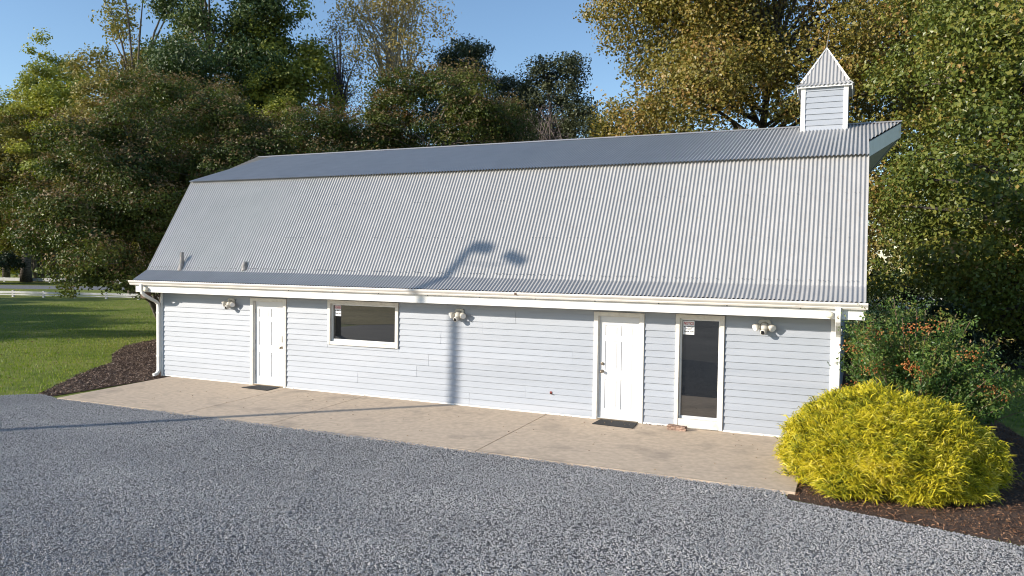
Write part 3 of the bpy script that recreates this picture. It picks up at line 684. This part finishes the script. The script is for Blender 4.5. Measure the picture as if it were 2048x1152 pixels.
BIRCH = leafmat('birch_leaf', [(0, (.17, .15, .05)), (.5, (.31, .25, .08)), (1, (.45, .36, .15))], trans=.3)
PINEL = leafmat('pine_needle', [(0, (0.017, 0.031, 0.014)), (.5, (0.039, 0.059, 0.024)), (1, (0.077, 0.095, 0.036))], trans=.1)
ORNG = leafmat('orange_leaf', [(0, (0.125, 0.062, 0.019)), (.5, (0.237, 0.125, 0.031)), (1, (0.350, 0.200, 0.062))], trans=.25)
PURP = leafmat('bare_bud', [(0, (.05, .04, .045)), (1, (.13, .10, .10))], trans=.1)
EVERG = leafmat('evergreen_leaf', [(0, (.010, .018, .008)), (.6, (.022, .036, .013)), (1, (.04, .055, .02))], trans=.1)

GC = 'crape myrtles behind the barn'
st4 = ((.12, .05), (-.14, .06), (.03, -.15), (-.02, .16))
cm = tree('crape_myrtle', 'nearest dark crape myrtle with low branches hanging left of the barn', (-11.6, 7.6, -.05),
          [(2.5, -4.9, 3.6, 1.75, 1.7, 1.9), (2.9, -5.9, 2.35, 1.25, 1.2, 1.0), (2.1, -2.7, 4.8, 2.0, 1.9, 2.2), (1.1, -3.6, 5.7, 1.9, 1.9, 1.7), (.1, -5.0, 4.0, 1.35, 1.4, 1.5), (1.6, -1.4, 3.4, 1.6, 1.6, 1.8), (1.5, -1.8, 7.2, 1.8, 1.8, 1.6)],
          CRAPE, n=80000, ls=.098, cr=.42, per=50, fill=.45, stems=st4, tr=.2, limbs=60, seed=21, group=GC, tipcol=.88, spire=1.6, bough=.38, nbf=10)
cmb = tree('crape_myrtle', 'broad dark crape myrtle with brown seed tips behind the middle of the roof', (-2.3, 11.6, -.05),
           [(0, 0, 7.0, 2.9, 2.6, 3.3), (-1.7, -.3, 5.4, 1.8, 1.8, 2.6), (1.6, .2, 6.2, 1.7, 1.7, 2.6), (.1, 0, 9.0, 1.5, 1.4, 1.5)], CRAPE, n=66000, ls=.105, cr=.42, per=50, fill=.45, bough=.42, nbf=17, stems=st4, tr=.2, limbs=40, seed=22, group=GC, tipcol=.88, spire=1.7)
place_copy(cmb, (-8.7, 7.9, -.05), 1.9, (.9, .86), 'dark crape myrtle between the hanging branches and the left roof end')
place_copy(cmb, (-6.0, 9.0, -.05), 4.0, (.85, .82), 'lower crape myrtle behind the left end of the roof ridge')
place_copy(cmb, (-4.3, 11.6, -.05), 2.7, (.7, .86), 'small crape myrtle behind the ridge beside the broad one')
place_copy(cmb, (-.7, 15.0, -.05), 5.2, (.7, .93), 'narrow crape myrtle behind the ridge before the evergreen oaks')
place_copy(cmb, (-13.6, 9.4, -.05), .6, (1.0, 1.02), 'tall crape myrtle behind the hanging branches left of the barn')
place_copy(cmb, (-73.5, 44.5, -.05), 2.0, (2.1, 1.75), 'far crape myrtle with bare stems showing beyond the road at left')

GP = 'yellow green poplars at left'
pp = tree('poplar', 'tall conical yellow green poplar at the right of the dark oak', (-18.0, 21.6, 0), [(0, 0, 9.2, 2.7, 2.7, 7), (.2, 0, 15, 1.5, 1.5, 4.2), (1.4, .3, 11.4, 1.5, 1.5, 4.2), (-1.2, 0, 12, 1.4, 1.4, 4.2)], POPL, n=38000, ls=.21, nbf=17, bough=.45, cr=.6, per=55, stems=((0, 0),), tr=.22, limbs=26, seed=31, group=GP, spire=1.6)
place_copy(pp, (-81.0, 45.5, 0), 2.0, (1.7, 1.25), 'leftmost yellow green poplar, cut by the frame edge')
place_copy(pp, (-72.5, 45.8, 0), 4.1, (1.35, 1.55), 'tall spire shaped yellow green poplar second from the left')
place_copy(pp, (-66.0, 44.0, 0), 1.0, (1.7, 1.28), 'yellow green poplar third from the left, leaning over the brownish trees')
place_copy(pp, (-78.5, 49.5, 0), 5.0, (1.9, .95), 'low broad yellow green poplar at the left below the spires')
place_copy(pp, (-15.6, 17.6, 0), 3.0, (.74, .69), 'bright yellow green poplar in front of the dark oak')
ot = tree('olive_tree', 'tall brownish olive tree with thin upper twigs left of the dark oak', (-37.0, 27.0, 0), [(0, 0, 11.5, 4.0, 3.7, 7), (1.0, 0, 18.0, 3.0, 3.0, 5.6), (-1.9, 0, 17.3, 1.7, 1.7, 5), (2.3, -.2, 9, 3.2, 3.2, 5)], OLIVE, n=46000, ls=.23, nbf=24, bough=.45, cr=.75, per=45, fill=.6, tr=.36, limbs=70, twig=.025, seed=33)
tree('olive_tree', 'rusty olive tree filling in between the poplars and the crape myrtles', (-33.9, 26.1, 0), [(0, 0, 8.5, 3.6, 3.6, 6.0), (-2.3, 0, 7.5, 2.9, 2.9, 5), (2.3, .3, 10.8, 2.7, 2.7, 4.0)], OLIVE, n=38000, ls=.23, nbf=17, bough=.42, cr=.75, per=45, fill=.55, tr=.33, limbs=40, seed=34)
place_copy(ot, (-72.0, 42.0, 0), 2.2, (1.5, .78), 'broad brownish olive tree beyond the road left of the hanging branches')
place_copy(ot, (-80.5, 41.5, 0), 4.0, (1.2, .70), 'brownish olive tree at the left edge beyond the road')
tree('oak', 'tall dark green oak rising out of the picture behind the left roof end', (-20.6, 19.0, 0), [(0, 0, 13, 3.6, 3.4, 6), (1.5, 0, 10, 2.6, 2.6, 4.5), (-1.4, .3, 17, 2.6, 2.6, 4), (1.6, .2, 18, 2.2, 2.2, 3.4), (-1.5, 0, 8, 2.8, 2.8, 4)], DARKG, n=50000, ls=.2, nbf=17, bough=.38, cr=.7, per=60, fill=.55, tr=.35, limbs=40, seed=35)
tree('bare_tree', 'thin purple grey nearly bare tree against the sky', (-17.4, 25.8, 0), [(0, 0, 13, 1.7, 1.5, 4.6), (.3, 0, 15.5, 1.1, 1.1, 2.6)], PURP, bark=M('purple_bark', (.13, .11, .12), .9), nbf=70, bough=.25, n=7000, ls=.10, cr=.6, per=20, fill=.8, tr=.22, limbs=150, twig=.012, seed=36)
tree('birch', 'tall sparse yellow tree with pale forked trunks against the sky', (-12.4, 24.6, 0), [(0, 0, 17.2, 3.1, 2.6, 5.4), (-1.9, 0, 15.5, 1.6, 1.6, 4.0), (2.0, 0, 17, 1.5, 1.5, 3.6)], BIRCH, bark=BARKP, n=12000, nbf=30, bough=.45, ls=.15, cr=.7, per=18, fill=.8, stems=((.1, 0), (-.16, .05), (.05, .15)), tr=.32, limbs=75, twig=.014, seed=37)
GK = 'dark evergreens behind the ridge'
tree('pine', 'dark pine with open layered crown right of the sparse yellow tree', (-9.8, 28.2, 0), [(0, 0, 13.2, 2.3, 2.0, 2.0), (.2, 0, 15.8, 1.5, 1.4, 1.7), (1.2, 0, 15.0, 1.0, 1.0, 1.4), (-1.4, 0, 15.2, 1.1, 1.1, 1.3), (1.9, 0, 12.2, 1.4, 1.3, 1.4), (-1.8, 0, 11.6, 1.5, 1.4, 1.6), (0, 0, 10, 2.2, 2, 1.8)], PINEL, nbf=10, bough=.45, n=22000, ls=.24, asp=.3, cr=.6, per=55, fill=.7, flat=.6, tr=.24, limbs=50, twig=.02, seed=38, group=GK)
ev = tree('holm_oak', 'rounded dark evergreen oak to the right of the pine', (-3.9, 29.6, 0), [(0, 0, 12.6, 2.3, 2.1, 2.6), (.5, 0, 14.2, 1.5, 1.4, 1.4), (-1.5, -.3, 10.6, 2.1, 2, 2), (1.3, 0, 11, 1.7, 1.7, 2.4)], leafmat('holm_leaf', [(0, (.022, .03, .012)), (.5, (.055, .068, .028)), (1, (.11, .115, .05))], trans=.12), n=28000, nbf=16, bough=.42, ls=.16, cr=.6, per=60, fill=.5, tr=.3, limbs=24, seed=39, group=GK)
place_copy(ev, (-7.6, 31.8, 0), 2.2, (.8, .97), 'smaller dark evergreen oak left of the rounded one')
place_copy(ev, (-1.2, 28.2, 0), 4.2, (.8, .72), 'low evergreen oak tucked behind the big golden tree')
og = tree('orange_tree', 'small orange leaved tree below the bare purple tree', (-13.8, 20.2, 0), [(0, 0, 10, 1.5, 1.4, 2.6), (.6, 0, 8.4, 1.6, 1.5, 2.2)], ORNG, n=8000, ls=.14, cr=.55, per=30, fill=.7, tr=.16, limbs=40, seed=40, group='orange trees behind the crape myrtles')
place_copy(og, (-9.8, 20.6, 0), 2.1, (.9, 1.02), 'small orange leaved tree beneath the sparse yellow tree')
place_copy(og, (.3, 21.6, 0), 4.0, (.7, .74), 'small reddish tree at the left foot of the big golden tree')
tree('bare_shrub', 'tangle of grey bare twigs before the evergreen oaks', (-.9, 20.4, 0), [(0, 0, 8.6, 1.5, 1.3, 1.8), (.6, 0, 7.4, 1.4, 1.3, 1.6)], PURP, bark=M('twig_bark', (.20, .16, .14), .9), n=2500, ls=.09, cr=.5, per=12, fill=.9, tr=.2, limbs=180, twig=.012, seed=41, nbf=60, cat='shrub', stems=((0, 0), (.2, 0), (-.2, .1)))
GS = 'big gum trees behind the right end of the barn'
ga = tree('gum_tree', 'huge golden green gum tree filling the sky behind the cupola', (8.4, 20.6, -.05),
     [(0, 0, 9.5, 6.2, 4.8, 7.0), (1.9, -.3, 14.5, 5.2, 4.4, 4.6), (-3.1, -.5, 7.6, 3.2, 3.0, 4.2), (-1.2, -.2, 12.0, 3.3, 3, 3.2), (4.2, -.5, 9.5, 3.6, 3.4, 5), (4.5, 0, 15.2, 3.8, 3.2, 3.4), (-.5, -2.2, 8.2, 3.8, 2.6, 3.6), (3.2, -2.0, 12.2, 3.6, 2.4, 3.4), (1.0, -2.0, 12.6, 3.2, 2.2, 3.2)],
     GUMA, n=168000, ls=.132, asp=.75, cr=.74, per=50, fill=.45, bough=.36, nbf=20, tr=.36, limbs=80, twig=.02, seed=51, group=GS, bark=M('gum_bark', (.07, .06, .05), .9, var=.3, vscale=6, bump=.8, bscale=20))
tree('gum_tree', 'green gum tree hanging low over the lawn right of the barn', (18.3, 12.2, -.05),
     [(0, 0, 7.2, 4.4, 4.2, 5.0), (-1.6, -.8, 4.6, 3.0, 2.8, 3.0), (1.6, -.6, 4.2, 3.2, 2.8, 2.6), (-1.0, -.3, 10.2, 3.4, 3.2, 3.2), (2.0, 0, 10, 3.2, 3, 3.2), (-3.2, .6, 7.5, 2.0, 2.2, 3.2), (-3.7, .5, 4.2, 2.1, 2.3, 2.6), (-3.4, .2, 3.0, 1.7, 1.8, 1.5), (-1.0, -1.4, 3.2, 2.4, 1.8, 1.9)], GUMB, n=118000, ls=.122, asp=.75, cr=.5, per=45, fill=.5, bough=.36, nbf=22, tr=.36, limbs=70, twig=.018, seed=52, group=GS, bark=M('dark_bark', (.06, .05, .042), .9, var=.3, vscale=6, bump=.8, bscale=20))
place_copy(ga, (18.5, 27.5, -.05), 2.2, (.9, .95), 'golden gum tree at the right edge behind the green one')
# trees left of the frame: their shadows streak the lawn
for lx, ly, lz, sx, sz, wd in ((-32, -10.5, 1.0, .46, .48, 'nearest'), (-36.5, -8.3, 3.0, .58, .50, 'second'), (-41, -5.8, 4.0, .62, .50, 'middle'), (-47.5, -2.4, 5.0, .66, .52, 'fourth'), (-56, 1.5, 2.0, .75, .52, 'farthest')):
    place_copy(ga, (lx, ly, 0), lz, (sx, sz), 'low gum tree left of the lawn outside the picture, %s of the row' % wd)
# shrubs
rs = tree('round_shrub', 'rounded very dark evergreen shrub under the green gum tree', (16.7, 14.6, -.05), [(0, 0, 1.4, 1.5, 1.4, 1.55), (.5, -.2, .9, 1.4, 1.3, 1.0)], EVERG, n=14000, ls=.09, cr=.35, per=60, fill=.35, tr=.08, limbs=8, seed=61, cat='shrub')
tree('round_shrub', 'rounded dark evergreen shrub at the side of the barn behind the berry bush', (14.9, 6.2, -.05), [(0, 0, 1.0, 1.1, 1.5, 1.15)], EVERG, n=9000, ls=.08, cr=.3, per=60, fill=.35, tr=.08, limbs=8, seed=62, cat='shrub')
place_copy(rs, (15.6, 20.4, -.05), 2.0, (1.35, 1.2), 'tall very dark evergreen shrub right of the roof end below the green gum tree')
tree('hedge', 'low dark clipped hedge beyond the road at the far left', (-70, 36.5, 0), [(0, 0, 1.7, 3.2, 2.5, 1.3), (-4.2, -.5, 1.7, 3.0, 2.4, 1.3)], EVERG, n=9000, ls=.25, cr=.6, per=60, fill=.3, tr=.3, limbs=10, seed=63, cat='hedge')
tree('field_tree', 'pale green sunlit tree far beyond the road at the left edge', (-88, 52, 0), [(0, 0, 6, 7, 6, 5), (8, 3, 6, 6, 5, 5)], POPL, n=12000, ls=.5, cr=1.6, per=50, tr=.4, limbs=16, seed=64)

# yellow thread-leaf cypress
def thread_bush(loc, rx, ry, rz, label):
    global rng; rng = np.random.default_rng(71); g = rng
    t = empty('thread_cypress', loc, label, 'shrub')
    ns, per = 5600, 14
    th = g.uniform(0, 2*PI, ns); cz = 1-g.random(ns)**.85*1.10; cz = np.clip(cz, -.1, 1); sr = np.sqrt(1-np.clip(cz, 0, 1)**2)
    lump = 1+.05*np.sin(3*th+1)+.045*np.sin(5*th+cz*6)+.045*np.sin(9*th-cz*9)+.03*np.sin(17*th+cz*23)+g.normal(0, .03, ns)
    skew = 1-.10*np.clip(np.cos(th-.2), 0, 1)*cz
    S_ = np.stack([rx*sr*np.cos(th)*lump, ry*sr*np.sin(th)*lump, rz*np.maximum(cz, -.02)**.9*skew*(1+.03*np.sin(4*th))+.18 if False else rz*np.sign(cz)*np.abs(cz)**.9*skew*(1+.03*np.sin(4*th))+.20], 1)
    O = unit(S_/np.array([rx, ry, rz])**2*np.array([1, 1, .8]))
    n = ns*per; ci = np.repeat(np.arange(ns), per); jit = g.normal(0, .035, (n, 3)); jit[:, 2] *= .7
    P0 = S_[ci]+jit-O[ci]*(g.uniform(.0, .13, n)+np.abs(g.normal(0, .07, ns))[ci])[:, None]
    side = unit(np.cross(O[ci], np.array([0, 0, 1.])+g.normal(0, .01, (n, 3))))
    sp = g.normal(0, .8, ns)[ci]+g.normal(0, .5, n)
    d = unit(O[ci]*g.uniform(.25, .8, n)[:, None]+side*sp[:, None]+np.array([0, 0, .25]))
    L_ = g.uniform(.06, .16, n)[:, None]; dn = np.array([0, 0, -1.])*g.uniform(.45, 1.15, n)[:, None]
    P1 = P0+d*L_*.6; P2 = P1+unit(d*.8+dn)*L_*.6
    wv = unit(np.cross(d, g.normal(size=(n, 3))))*g.uniform(.0035, .0068, n)[:, None]
    V = np.stack([P0-wv, P0+wv, P1-wv*1.3, P1+wv*1.3, P2-wv*.4, P2+wv*.4], 1).reshape(-1, 3)
    f = np.array([(0, 1, 3, 2), (2, 3, 5, 4)]); F = (f[None]+(np.arange(n)*6)[:, None, None]).reshape(-1, 4)
    tone = g.normal(0, .15, ns)+.12*np.sin(4*th+7*cz)*np.sin(6*th-5*cz); rn = np.clip(.54+tone[ci]+g.normal(0, .12, n), 0, 1)
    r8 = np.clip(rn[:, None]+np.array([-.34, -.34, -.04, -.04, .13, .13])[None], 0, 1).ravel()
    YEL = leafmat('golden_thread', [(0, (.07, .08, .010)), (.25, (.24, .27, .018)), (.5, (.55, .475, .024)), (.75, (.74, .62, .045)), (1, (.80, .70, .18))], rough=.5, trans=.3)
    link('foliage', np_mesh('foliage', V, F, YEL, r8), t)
    # brown inner branches seen under the skirt
    m = MB()
    for i in range(130):
        a = random.uniform(0, 2*PI); e = random.uniform(-.02, 1.3); q = random.uniform(.62, .93)
        c = Vector((rx*q*math.cos(e)*math.cos(a), ry*q*math.cos(e)*math.sin(a), .12+rz*q*.95*math.sin(e)))
        h = Vector((c.x*.4, c.y*.4, c.z*.45+.1)); m.tube([(random.uniform(-.1, .1), random.uniform(-.1, .1), -.02), h, c], [.022, .012, .004], 5, cap=False)
    m.build('inner_branches', M('dead_branch', (.10, .065, .045), .9), t)
    # dull old growth inside
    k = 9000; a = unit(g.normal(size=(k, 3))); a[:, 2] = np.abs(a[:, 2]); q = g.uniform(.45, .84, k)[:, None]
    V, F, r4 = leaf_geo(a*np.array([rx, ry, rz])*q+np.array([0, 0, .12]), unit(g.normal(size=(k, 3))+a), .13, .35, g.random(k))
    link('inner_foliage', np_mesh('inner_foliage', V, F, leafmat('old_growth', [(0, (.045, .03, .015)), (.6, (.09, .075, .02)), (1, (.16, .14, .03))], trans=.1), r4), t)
    return t
thread_bush((13.47, -2.0, -.03), 1.40, 1.42, 1.13, 'large domed golden yellow threadleaf cypress bush at the right corner of the barn')

# heavenly bamboo with orange berries
def nandina(loc, label):
    global rng; rng = np.random.default_rng(81); g = rng
    t = empty('berry_bush', loc, label, 'shrub')
    m = MB(); P = []; Nn = []; rn = []; tops = []
    for i in range(105):
        a = g.uniform(0, 2*PI); q = math.sqrt(g.random()); bx, by = .55*q*math.cos(a), .5*q*math.sin(a)
        h = g.uniform(1.5, 2.8)*(1-.22*q); lean = g.uniform(.25, .95)*(.35+q)
        h *= 1-.30*max(0, math.cos(a))*q; ex, ey = max(-1.0, bx+math.cos(a)*lean*1.12+.1*q), by+math.sin(a)*lean
        st = Vector((bx, by, -.02)); md = Vector((bx+(ex-bx)*.35, by+(ey-by)*.35, h*.6)); en = Vector((ex, ey, h))
        m.tube([st, md, en], [.011, .009, .005], 5, cap=False); tops.append((ex, ey, h))
        for k in range(26):
            u = g.uniform(.3, 1.0)**.8; c = (st.lerp(md, u*2) if u < .5 else md.lerp(en, u*2-1)); d = unit(np.array([g.normal(), g.normal(), .35+.5*u*g.random()]))
            ln = g.uniform(.18, .42); m_ = 13; tone = g.normal(0, .16)+(.30 if u > .9 and g.random() < .45 else 0)
            for j in range(m_):
                s = ln*(j+1)/m_; sd = unit(np.cross(d, g.normal(size=3)))*g.uniform(.01, .07)
                P.append(np.array(c)+d*s+sd+np.array([0, 0, -.12*s*s])); Nn.append(unit(np.array([-.2, -.3, .35])+.75*g.normal(size=3)+.2*d)); rn.append(min(1, max(0, .4+tone+g.normal(0, .12))))
    V, F, r4 = leaf_geo(np.array(P), np.array(Nn), .056, .46, np.array(rn))
    link('foliage', np_mesh('foliage', V, F, leafmat('nandina_leaf', [(0, (.03, .065, .018)), (.35, (.075, .145, .03)), (.62, (.14, .20, .04)), (.85, (.22, .20, .05)), (1, (.28, .16, .06))], rough=.4, trans=.25), r4), t)
    m.build('stems', M('nandina_stem', (.16, .11, .07), .85), t)
    BER = leafmat('orange_berry', [(0, (.24, .075, .02)), (.6, (.40, .14, .035)), (1, (.52, .25, .08))], trans=0)
    spots = [(-.62, -.55, 1.90), (-.15, -.75, 2.0), (.12, -.7, 2.05), (.7, -.8, 1.66), (-.2, -1.0, 1.5), (-.05, -1.0, 1.42), (-.75, -.95, 1.42), (1.05, -.65, 1.18), (1.2, -.6, 1.12), (-1.1, -.6, 1.05), (-1.05, -.5, 1.65)]
    for (x, y, z) in [(max(-.95, q_[0]*.92), q_[1]-.06, q_[2]*1.07) for q_ in spots]:
        k = 46; off = g.normal(0, 1, (k, 3))*np.array([.085, .06, .055]); s = g.uniform(.010, .018, k)
        base = np.array([(1, 0, 0), (-1, 0, 0), (0, 1, 0), (0, -1, 0), (0, 0, 1), (0, 0, -1)], float)
        V = (base[None]*s[:, None, None]+off[:, None]+np.array([x, y, z])).reshape(-1, 3); f = np.array([(0, 2, 4), (2, 1, 4), (1, 3, 4), (3, 0, 4), (2, 0, 5), (1, 2, 5), (3, 1, 5), (0, 3, 5)])
        tag(link('berry_cluster', np_mesh('berry_cluster', V, (f[None]+(np.arange(k)*6)[:, None, None]).reshape(-1, 3), BER, np.repeat(g.random(k), 6), True), t), kind='stuff')
    return t
nandina((13.98, -.2, -.03), 'tall green berry bush with orange clusters behind the golden yellow bush')

# ------------------------------------------------------------------ ground cover
def blades(n, bx, poly_out, dens, h, name, label, seed):
    g = np.random.default_rng(seed); x = g.uniform(bx[0], bx[1], n); y = g.uniform(bx[2], bx[3], n)
    k = dens(x, y, g)
    for p in poly_out: k &= ~inside(p, x, y)
    k &= ~((x > XL-.05) & (x < XR+.05) & (y > -3.5) & (y < D+.1)); x, y = x[k], y[k]; n = len(x)
    a = g.uniform(0, 2*PI, n); w = g.uniform(.006, .013, n); hh = h*g.uniform(.5, 1.3, n); ln = g.normal(0, .35, (n, 2))*hh[:, None]
    dx, dy = np.cos(a)*w, np.sin(a)*w
    V = np.stack([np.stack([x-dx, y-dy, np.full(n, -.052)], 1), np.stack([x+dx, y+dy, np.full(n, -.052)], 1), np.stack([x+ln[:, 0], y+ln[:, 1], -.05+hh], 1)], 1).reshape(-1, 3)
    rn = np.clip(.5+.3*vnoise(x, y, 12, .5)+g.normal(0, .2, n), 0, 1)
    GR = bpy.data.materials.get('grass_blade') or leafmat('grass_blade', [(0, (.085, .15, .02)), (.5, (.19, .27, .042)), (.85, (.33, .36, .08)), (1, (.40, .35, .14))], trans=.4)
    tag(link(name, np_mesh(name, V, np.arange(n*3).reshape(-1, 3), GR, np.repeat(rn, 3))), label, 'grass', kind='stuff')
near = lambda x, y, g: (g.random(len(x)) < np.clip(14/np.hypot(x-0, y+8), .12, 1)**1.3)
blades(240000, (-34, -3.3, -12, 26), [GRAV, ML], near, .065, 'grass', 'mown green grass of the lawn left of the barn', 91)
blades(70000, (14.5, 30, -6, 40), [GRAV, MR], lambda x, y, g: g.random(len(x)) < np.clip(8/np.hypot(x-14, y), .15, 1), .065, 'grass', 'mown green grass of the lawn right of the barn', 92)
def chips(n, poly, bx, name, label, seed, stops, l0=.03, l1=.10):
    global rng; g = rng = np.random.default_rng(seed); x = g.uniform(bx[0], bx[1], n); y = g.uniform(bx[2], bx[3], n); k = inside(poly, x, y); x, y = x[k], y[k]; n = len(x)
    P = np.stack([x, y, -.03+g.uniform(0, .03, n)], 1); Nn = unit(np.array([0, 0, 1.])+.45*g.normal(size=(n, 3)))
    V, F, r4 = leaf_geo(P, Nn, g.uniform(l0, l1, n), .32, g.random(n))
    m = bpy.data.materials.get('chip_'+name) or leafmat('chip_'+name, stops, rough=.8, trans=0, spec=.25)
    tag(link(name, np_mesh(name, V, F, m, r4)), label, 'mulch', kind='stuff')
chips(60000, ML, (-11, -3, -3.4, 9), 'bark_mulch', 'dark brown bark mulch in the bed left of the barn', 93, [(0, (.06, .04, .03)), (.5, (.17, .115, .085)), (.85, (.31, .225, .17)), (1, (.45, .35, .27))], .035, .09)
chips(30000, MR, (12, 17, -4.4, 6), 'pine_straw', 'reddish brown pine straw around the golden yellow bush', 94, [(0, (.06, .03, .016)), (.5, (.17, .085, .045)), (1, (.32, .19, .11))], .02, .06)
# leaf scraps and dirt on the slab, the gravel and the right doormat
g = rng = np.random.default_rng(95)
def scraps(pts, name, label, ls, z):
    P = np.array([(x, y, z) for x, y in pts]); V, F, r4 = leaf_geo(P, unit(np.array([0, 0, 1.])+.2*rng.normal(size=P.shape)), ls, .6, rng.random(len(P)))
    return tag(link(name, np_mesh(name, V, F, LITTER, r4)), label, 'leaf litter', kind='stuff')
scraps([(g.uniform(-2.4, 12), g.uniform(-3.3, -.1)) for _ in range(150)]+[(x, -.035-abs(g.normal(0, .02))) for x in g.uniform(9.4, 10.0, 40)]+[(x, -.03-abs(g.normal(0, .02))) for x in g.uniform(-3.2, 12, 60)], 'leaf_scraps', 'small brown leaf scraps scattered over the concrete slab', .032, .006)
scraps([(g.uniform(8.7, 9.2), g.uniform(-.45, -.15)) for _ in range(9)], 'leaf_scraps', 'pale leaf scraps on the right doormat', .035, .02)
scraps([(g.uniform(-20, -4.5), g.uniform(-3, 12)) for _ in range(260)], 'fallen_leaves', 'scattered fallen leaves on the lawn left of the barn', .07, -.01)

# far woods that close the horizon
g = rng = np.random.default_rng(99); n = 26000
th = g.uniform(-1.75, 1.05, n); rad = 150+g.normal(0, 5, n)+18*np.sin(th*5); top = 10+2.2*np.sin(th*21)+1.6*np.sin(th*47+1)+1.2*np.sin(th*83)
zz = top*g.random(n)**.75
P = np.stack([13+rad*np.sin(th), -14+rad*np.cos(th), zz], 1)
V, F, r4 = leaf_geo(P, unit(np.stack([-np.sin(th), -np.cos(th), np.full(n, .4)], 1)+.7*g.normal(size=(n, 3))), 1.25, .7, np.clip(.5+.25*np.sin(th*37)+g.normal(0, .2, n), 0, 1))
tag(link('far_woods', np_mesh('far_woods', V, F, OLIVE, r4)), 'line of far woods on the horizon beyond the fences', 'woods', kind='stuff')
